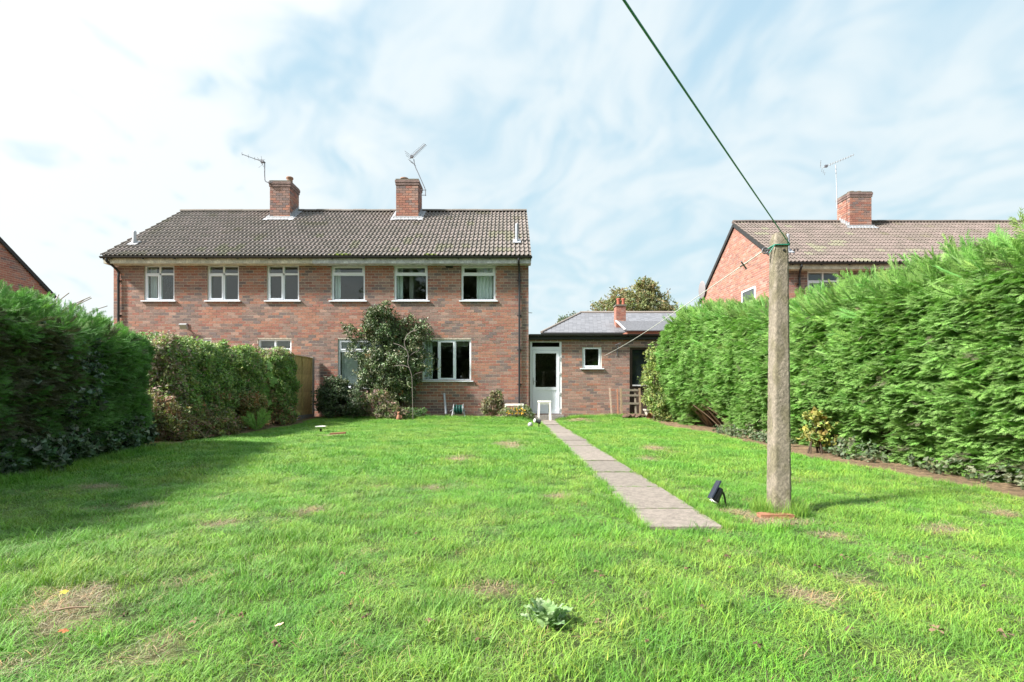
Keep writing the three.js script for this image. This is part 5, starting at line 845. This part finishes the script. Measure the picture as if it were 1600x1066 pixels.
// by the outhouse: gate frame, stakes, trough, broken pots, rubble
{
  const Z = 15.45, p = (x, y) => at(940 + x / 11.84, 580 + y / 11.84, Z), g = thing('wooden_gate_frame', 'open weathered timber gate frame leaning before the dark store door', 'gate', V(p(540, 0).x, 0.05, -Z));
  const rail = (a, b, w = 0.045) => beam(a, b, w, 0.04), lean = (v, k) => { v.z -= k; return v; };
  for (const [x, w] of [[372, 0.05], [720, 0.05]]) part('stile', rail(p(x, 850), lean(p(x, 318), 0.12), w), M.wood, g);
  for (const [y, k] of [[352, 0.11], [450, 0.09], [600, 0.05]]) part('rail', rail(lean(p(396, y), k - 0.0), lean(p(698, y), k), 0.06), M.woodGrey, g);
  part('brace', rail(lean(p(640, 840), -0.02).add(V(0, 0, -0.045)), lean(p(638, 330), 0.16)), M.woodGrey, g); done(g);
  single('timber_stake', [rail(p(190, 850), lean(p(168, 312), 0.15), 0.045)], M.whitewood = new THREE.MeshStandardMaterial({ color: C(0.46, 0.35, 0.27), roughness: 0.85, map: rep(mottle, 3) }), 'pale thick timber stake leaning on the outhouse wall', 'stake');
  single('timber_stake', [rail(p(305, 850), lean(p(310, 330), 0.15), 0.03)], M.terracotta.clone(), 'thin reddish stake leaning on the outhouse wall beside the gate frame', 'stake');
  const tr = at(1018, 648, 14.85), ty = gh(tr.x, tr.z), th = 0.22, tg = thing('stone_trough', 'cream moulded plant trough at the end of the tall hedge', 'planter', V(tr.x, ty, tr.z)), cm = new THREE.MeshStandardMaterial({ color: C(0.62, 0.58, 0.50), roughness: 0.9, map: rep(mottle, 3) });
  const sh = (w0, w1, y0, y1, d0, d1) => { const q = new THREE.CylinderGeometry(1, 1, 1, 4, 1); q.rotateY(Math.PI / 4); const a = q.attributes.position; for (let i = 0; i < a.count; i++) { const up = a.getY(i) > 0, sx = Math.sign(Math.round(a.getX(i) * 10)), sz = Math.sign(Math.round(a.getZ(i) * 10)); a.setXYZ(i, sx * (up ? w1 : w0), up ? y1 : y0, sz * (up ? d1 : d0)); } const n = q.toNonIndexed(); n.computeVertexNormals(); return n.translate(tr.x, ty, tr.z); };
  part('basin', sh(0.135, 0.175, 0.04, 0.22, 0.11, 0.14), cm, tg); part('rim', sh(0.20, 0.205, 0.221, 0.265, 0.165, 0.17), cm, tg); part('plinth', sh(0.15, 0.15, 0, 0.039, 0.12, 0.12), cm, tg); part('compost', sh(0.16, 0.16, 0.266, 0.272, 0.13, 0.13), M.woodDark, tg); done(tg);
  // broken terracotta: half pots lying on their sides
  for (const [px, py, r, a, lab] of [[1019, 653, 0.11, 0.5, 'broken curved piece of orange terracotta pot below the trough'], [1034, 655, 0.08, -0.4, 'smaller flat shard of terracotta lying at the hedge end']]) {
    const q = at(px, py, 14.3), g2 = new THREE.CylinderGeometry(r, r * 0.75, 0.2, 14, 1, true, 0, Math.PI * 1.1), in2 = new THREE.CylinderGeometry(r * 0.88, r * 0.65, 0.2, 14, 1, true, 0, Math.PI * 1.1); for (const e of [g2, in2]) e.rotateZ(Math.PI / 2).rotateX(-0.3).rotateY(a).translate(q.x, 0.09 + gh(q.x, q.z), q.z); const m = M.terracotta.clone(); m.side = THREE.DoubleSide; single('terracotta_shard', [g2, in2], m, lab, 'pot shard');
  }
  const R = rng(66), clod = []; for (let i = 0; i < 42; i++) { const x = lerp(at(976, 0, 14.7).x, at(1016, 0, 14.7).x, R()), z = -14.75 - R() * 0.35, e = new THREE.IcosahedronGeometry(0.035 + R() * 0.045, 1), a = e.attributes.position; for (let k = 0; k < a.count; k++) { const f = 1 + 0.35 * n3(a.getX(k) * 30 + i, a.getY(k) * 30, a.getZ(k) * 30); a.setXYZ(k, a.getX(k) * f * 1.3, a.getY(k) * f * 0.8, a.getZ(k) * f); } e.computeVertexNormals(); clod.push(e.translate(x, 0.11 + gh(x, z) * 0.3 + R() * 0.04, z)); }
  const ru = single('rubble_heap', clod, new THREE.MeshStandardMaterial({ color: C(0.17, 0.105, 0.075), roughness: 1, map: rep(mottle, 2) }), 'low heap of brown soil clods and rubble along the outhouse wall', 'rubble'); ru.userData.kind = 'stuff';
}
console.log('objects');

// ---------------------------------------------------------------- weeds and fallen leaves on the lawn
{
  const b = ground(855, 984), t = thing('broadleaf_weed', 'pale green broadleaf weed growing in the open lawn', 'weed', V(b.x, 0, b.z)), R = rng(14);
  const leaf = () => { const N = 7, tr = [], L = 1, col = []; const w = (k) => 0.30 * Math.pow(Math.sin(Math.PI * Math.pow(k, 0.7)), 0.8) * (1 + 0.16 * Math.sin(k * 26)), y = (k) => 0.35 * Math.sin(k * 2.2), c = (k) => [k * L, y(k), 0], e = (k, s) => [k * L, y(k) + 0.07 * Math.sin(k * 14 + s), s * w(k)]; for (let i = 0; i < N; i++) { const a = i / N, d = (i + 1) / N; for (const s of [-1, 1]) tr.push(...quad(c(a), c(d), e(d, s), e(a, s))); } for (let i = 0; i < tr.length; i++) col.push([1, 1, 1]); return colored(tr, col); };
  const g = leaf(), ms = [[0.26, 0.42, 0.15], [0.18, 0.34, 0.10], [0.36, 0.48, 0.25], [0.15, 0.30, 0.08]].map((c) => { const m = LEAF.clone(); m.color = C(...c); return m; });
  for (let i = 0; i < 34; i++) { const m = part('leaf', g, ms[i % 4], t), a = i * 2.4, r = 0.012 + 0.04 * R(); m.position.set(b.x + r * Math.cos(a) * 1.2, 0.02 + 0.05 * (1 - i / 34) * R(), b.z - r * Math.sin(a)); m.quaternion.copy(euler(0, a, 0.15 + 1.0 * R())); const s = 0.036 + R() * 0.038; m.scale.set(s, s, s * 1.15); }
  done(t);
  const crumple = [0, 1, 2].map((sd) => { const Q = rng(sd + 300), tr = []; for (let i = 0; i < 5; i++) { const a = i * 1.25 + Q() * 0.6, r = 0.6 + Q() * 0.5, h = 0.25 + Q() * 0.5, c = [0, 0.2 + Q() * 0.2, 0], p = [Math.cos(a) * r, h * Q(), Math.sin(a) * r], q = [Math.cos(a + 0.6) * r * 0.8, h, Math.sin(a + 0.6) * r * 0.8], q2 = [Math.cos(a + 0.3) * r * 1.2, h * 0.3, Math.sin(a + 0.3) * r * 1.2]; tr.push(c, p, q, p, q2, q); } return poly(tr); });
  const brown = [[0.13, 0.08, 0.045], [0.19, 0.125, 0.075], [0.08, 0.05, 0.03]].map((c) => new THREE.MeshStandardMaterial({ color: C(...c), roughness: 0.95, side: THREE.DoubleSide }));
  const spots = [[1110, 856], [1139, 880], [1142, 897], [1285, 850], [1276, 897], [1319, 884], [1450, 884], [1100, 961], [1008, 968], [1014, 1019], [1184, 1023], [1570, 1006], [653, 844], [680, 855], [934, 908], [944, 916], [866, 927], [935, 990], [750, 1022], [574, 980], [674, 990], [435, 1025], [195, 974], [306, 984], [1240, 826], [1330, 1000], [537, 909], [380, 975], [455, 918], [1465, 1000], [1075, 900], [1540, 930]];
  spots.forEach(([px, py], i) => { const p = ground(px, py), m = shade(new THREE.Mesh(crumple[i % 3], brown[(i * 5) % 3])); m.name = numbered('dead_leaf'); m.position.set(p.x, 0.03 + gh(p.x, p.z), p.z); m.rotation.y = i; m.scale.setScalar(0.013 + 0.011 * R()); scene.add(m); tag(m, 'small crumpled brown dead leaf lying in the lawn', 'leaf', 'dead leaves scattered over the lawn'); });
  const named = [[96, 1008, C(0.38, 0.14, 0.05), 'flat orange-brown fallen leaf lying on the grass by the bare patches'], [438, 994, C(0.62, 0.46, 0.30), 'pale buff fallen leaf lying alone in the open lawn'], [95, 943, C(0.45, 0.36, 0.05), 'yellow fallen leaf at the edge of the largest bare patch']];
  for (const [px, py, c, l] of named) { const p = ground(px, py), g2 = lobedLeaf(0.017, 1).rotateX(-Math.PI / 2 + 0.25).rotateY(px).translate(p.x, 0.045, p.z); g2.deleteAttribute('color'); single('fallen_leaf', g2, new THREE.MeshStandardMaterial({ color: c, roughness: 0.9, side: THREE.DoubleSide }), l, 'leaf'); }
  const s = ground(108, 957); single('dry_stick', [tube([V(s.x - 0.05, 0.012, s.z + 0.015), V(s.x, 0.018, s.z), V(s.x + 0.06, 0.012, s.z - 0.02)], 0.004, 8, 6)], M.twig, 'short dry stick lying on the largest bare patch', 'stick');
}

// ---------------------------------------------------------------- grass
function tuft(seed, n, R0, h0, h1, w, lean, segs = 3) {
  const R = rng(seed), tris = [], cols = [];
  for (let i = 0; i < n; i++) {
    const a = R() * 6.283, r = R0 * Math.sqrt(R()), x = Math.cos(a) * r, z = Math.sin(a) * r, h = lerp(h0, h1, R()), b = R() * 6.283, l = lean * h * (0.3 + R()), ww = w * (0.6 + R() * 0.7), sx = -Math.sin(b + (R() - 0.5)) * ww, sz = Math.cos(b + (R() - 0.5)) * ww, k = 0.72 + R() * 0.56, warm = R() < 0.08 ? 1.5 : 0.92 + R() * 0.2, cc = [k * warm, k, k * 0.9];
    const P = (t) => [x + Math.cos(b) * l * t * t, h * (t - 0.22 * lean * t * t), z + Math.sin(b) * l * t * t], W = (t) => 1 - 0.75 * t;
    for (let s = 0; s < segs; s++) { const t0 = s / segs, t1 = (s + 1) / segs, p = P(t0), q = P(t1), w0 = W(t0), w1 = W(t1); const A = [p[0] - sx * w0, p[1], p[2] - sz * w0], Bb = [p[0] + sx * w0, p[1], p[2] + sz * w0], Cc = [q[0] + sx * w1, q[1], q[2] + sz * w1], D = [q[0] - sx * w1, q[1], q[2] - sz * w1]; if (s === segs - 1) { tris.push(A, Bb, q); cols.push(cc, cc, cc); } else { tris.push(...quad(A, Bb, Cc, D)); for (let k2 = 0; k2 < 6; k2++) cols.push(cc); } }
  }
  return colored(tris, cols);
}
{
  const fine = [1, 2, 3, 4].map((s) => tuft(s, 34, 0.055, 0.022, 0.060, 0.0012, 0.85)), coarse = [5, 6, 7].map((s) => tuft(s, 34, 0.085, 0.030, 0.070, 0.0022, 0.7)), tall = [8, 9].map((s) => tuft(s, 40, 0.05, 0.06, 0.13, 0.0016, 0.75)), straw = [10, 11].map((s) => tuft(s, 22, 0.06, 0.02, 0.06, 0.0012, 1.9));
  const R = rng(1234), F1 = [], F2 = [], T = [], S = [];
  const green = (x, z, b) => { const t = fbm2(x * 0.55, z * 0.55, 3), u = fbm2(x * 2.3 + 9, z * 2.3, 2), c = C(0.15, 0.40, 0.020).lerp(C(0.26, 0.46, 0.055), clamp(0.42 + t * 1.5)).lerp(C(0.085, 0.285, 0.018), clamp(0.25 - u * 1.4) * 0.85); c.lerp(C(0.30, 0.29, 0.10), b * 0.5); return c.multiplyScalar(0.82 + R() * 0.36); };
  const inside = (x, z) => { const Z = -z; if (Z > 15.1 || Z < 1.1 && Math.abs(x) > 2.5) return false; if (x > PATH_X0 - 0.012 + 0.02 * n2(z * 4, 1) && x < PATH_X1 + 0.012 + 0.02 * n2(z * 4, 7) && Z > 3.20) return false; if (x > STRIP(Z) + 0.07 * n2(x * 5, z * 5)) return false; if (x < -5.0 - 0.21 * Math.max(0, Z - 5.0) && Z < 8) return false; if (x < -5.45) return false; if (Z > 14.65 + 0.2 * n2(x * 2, 1) && (x < 0.85)) return false; return true; };
  const add = (list, x, z, c, s, sy) => list.push({ m: mat4(V(x, gh(x, z) - 0.002, z), euler((R() - 0.5) * 0.25, R() * 6.283, (R() - 0.5) * 0.25), V(s, sy, s)), c });
  const zone = (Z0, Z1, den, f) => { const xm = 6.2, n = (Z1 - Z0) * xm * 2 * den; for (let i = 0; i < n; i++) { const Z = lerp(Z0, Z1, R()), x = (R() * 2 - 1) * xm, z = -Z; if (Math.abs(x) > Z * 1.25 + 1.2 || !inside(x, z)) continue; f(x, z, Z); } };
  const len = (x, z) => clamp(0.70 + 0.62 * fbm2(x * 1.1 + 4, z * 1.1, 3) + 0.5 * fbm2(x * 4.2, z * 4.2, 2), 0.34, 1.5);
  zone(0.7, 5.2, 620, (x, z, Z) => { const b = bare(x, z); if (R() < b * 1.08 - 0.04) { if (R() < 0.75) add(S, x, z, jitter(R, [0.42, 0.37, 0.22], 0.35), 1, 0.5 + R() * 0.4); return; } const l = len(x, z) * (1 - 0.55 * b); add(F1, x, z, green(x, z, b), 0.9 + R() * 0.4, l * (0.8 + R() * 0.4)); if (R() < 0.05) add(S, x, z, jitter(R, [0.42, 0.38, 0.20], 0.4), 0.8, 0.8); });
  zone(5.2, 15.2, 300, (x, z, Z) => { const b = bare(x, z); if (R() < b * 1.0 - 0.05) { if (R() < 0.7) add(S, x, z, jitter(R, [0.44, 0.39, 0.22], 0.35), 1.4, 0.6); return; } const l = len(x, z) * (1 - 0.5 * b); add(F2, x, z, green(x, z, b), 0.95 + R() * 0.4, l * (0.8 + R() * 0.4)); });
  // longer tufts: scattered, round the post, along path, strip and wall
  zone(0.8, 14, 18, (x, z) => { const b = bare(x, z); if (b > 0.5) return; const k = fbm2(x * 0.9 + 20, z * 0.9, 3); if (R() < smooth(-0.05, 0.35, k)) add(T, x, z, green(x, z, 0).multiplyScalar(0.95), 0.9 + R() * 0.5, 0.5 + R() * 0.5); });
  for (let i = 0; i < 60; i++) { const a = R() * 6.28, r = 0.10 + R() * 0.06; add(T, postBase.x + Math.cos(a) * r, postBase.z + Math.sin(a) * r, green(0, i, 0.25), 0.9, 0.75 + R() * 0.7); }
  for (let i = 0; i < 700; i++) { const Z = 3.2 + R() * 12, s = R() < 0.5; add(T, (s ? PATH_X0 + 0.012 - R() * 0.07 : PATH_X1 - 0.012 + R() * 0.07), -Z, green(s ? 0 : 3, -Z, 0), 0.7, 0.45 + R() * 0.45); }
  for (const [j, n, lo, hi] of [[3.73, 30, 0, 1], [4.6, 34, 0, 1], [5.47, 40, 0, 1], [6.34, 18, 0, 0.5], [7.21, 20, 0, 1], [11.56, 40, 0, 1], [8.08, 16, 0, 1]]) for (let i = 0; i < n; i++) add(T, lerp(PATH_X0, PATH_X1, lerp(lo, hi, R())), -j, green(1, i, 0.1).multiplyScalar(0.7), 0.34, 0.20 + R() * 0.14);
  for (let i = 0; i < 380; i++) { const Z = 2.5 + R() * 5.6; add(T, -4.86 - 0.215 * (Z - 5.04) + R() * 0.25, -Z, green(-5, -Z, 0), 1.1, 0.8 + R() * 0.5); }
  for (let i = 0; i < 420; i++) { const x = -5.3 + R() * 6.0; add(T, x, -14.45 - R() * 0.35, green(x, -14.5, 0), 1.2, 0.7 + R() * 0.5); }
  for (let i = 0; i < 260; i++) { const x = 1.45 + R() * 2.5; add(T, x, -14.9 - R() * 0.5, green(x, -14.5, 0), 1.2, 0.8 + R() * 0.6); }
  console.log('grass', F1.length, F2.length, T.length, S.length);
  const lawn = new THREE.Group(); lawn.name = 'lawn_grass'; lawn.userData = { kind: 'stuff', label: 'bright green lawn of short uneven grass with longer tufts and dry straw', category: 'grass' }; scene.add(lawn);
  scatter(lawn, 'short_grass', fine, GRASS, F1); scatter(lawn, 'meadow_grass', coarse, GRASS, F2); scatter(lawn, 'long_grass', tall, GRASS, T); scatter(lawn, 'dry_straw', straw, GRASS, S);
}

renderer.render(scene, camera);
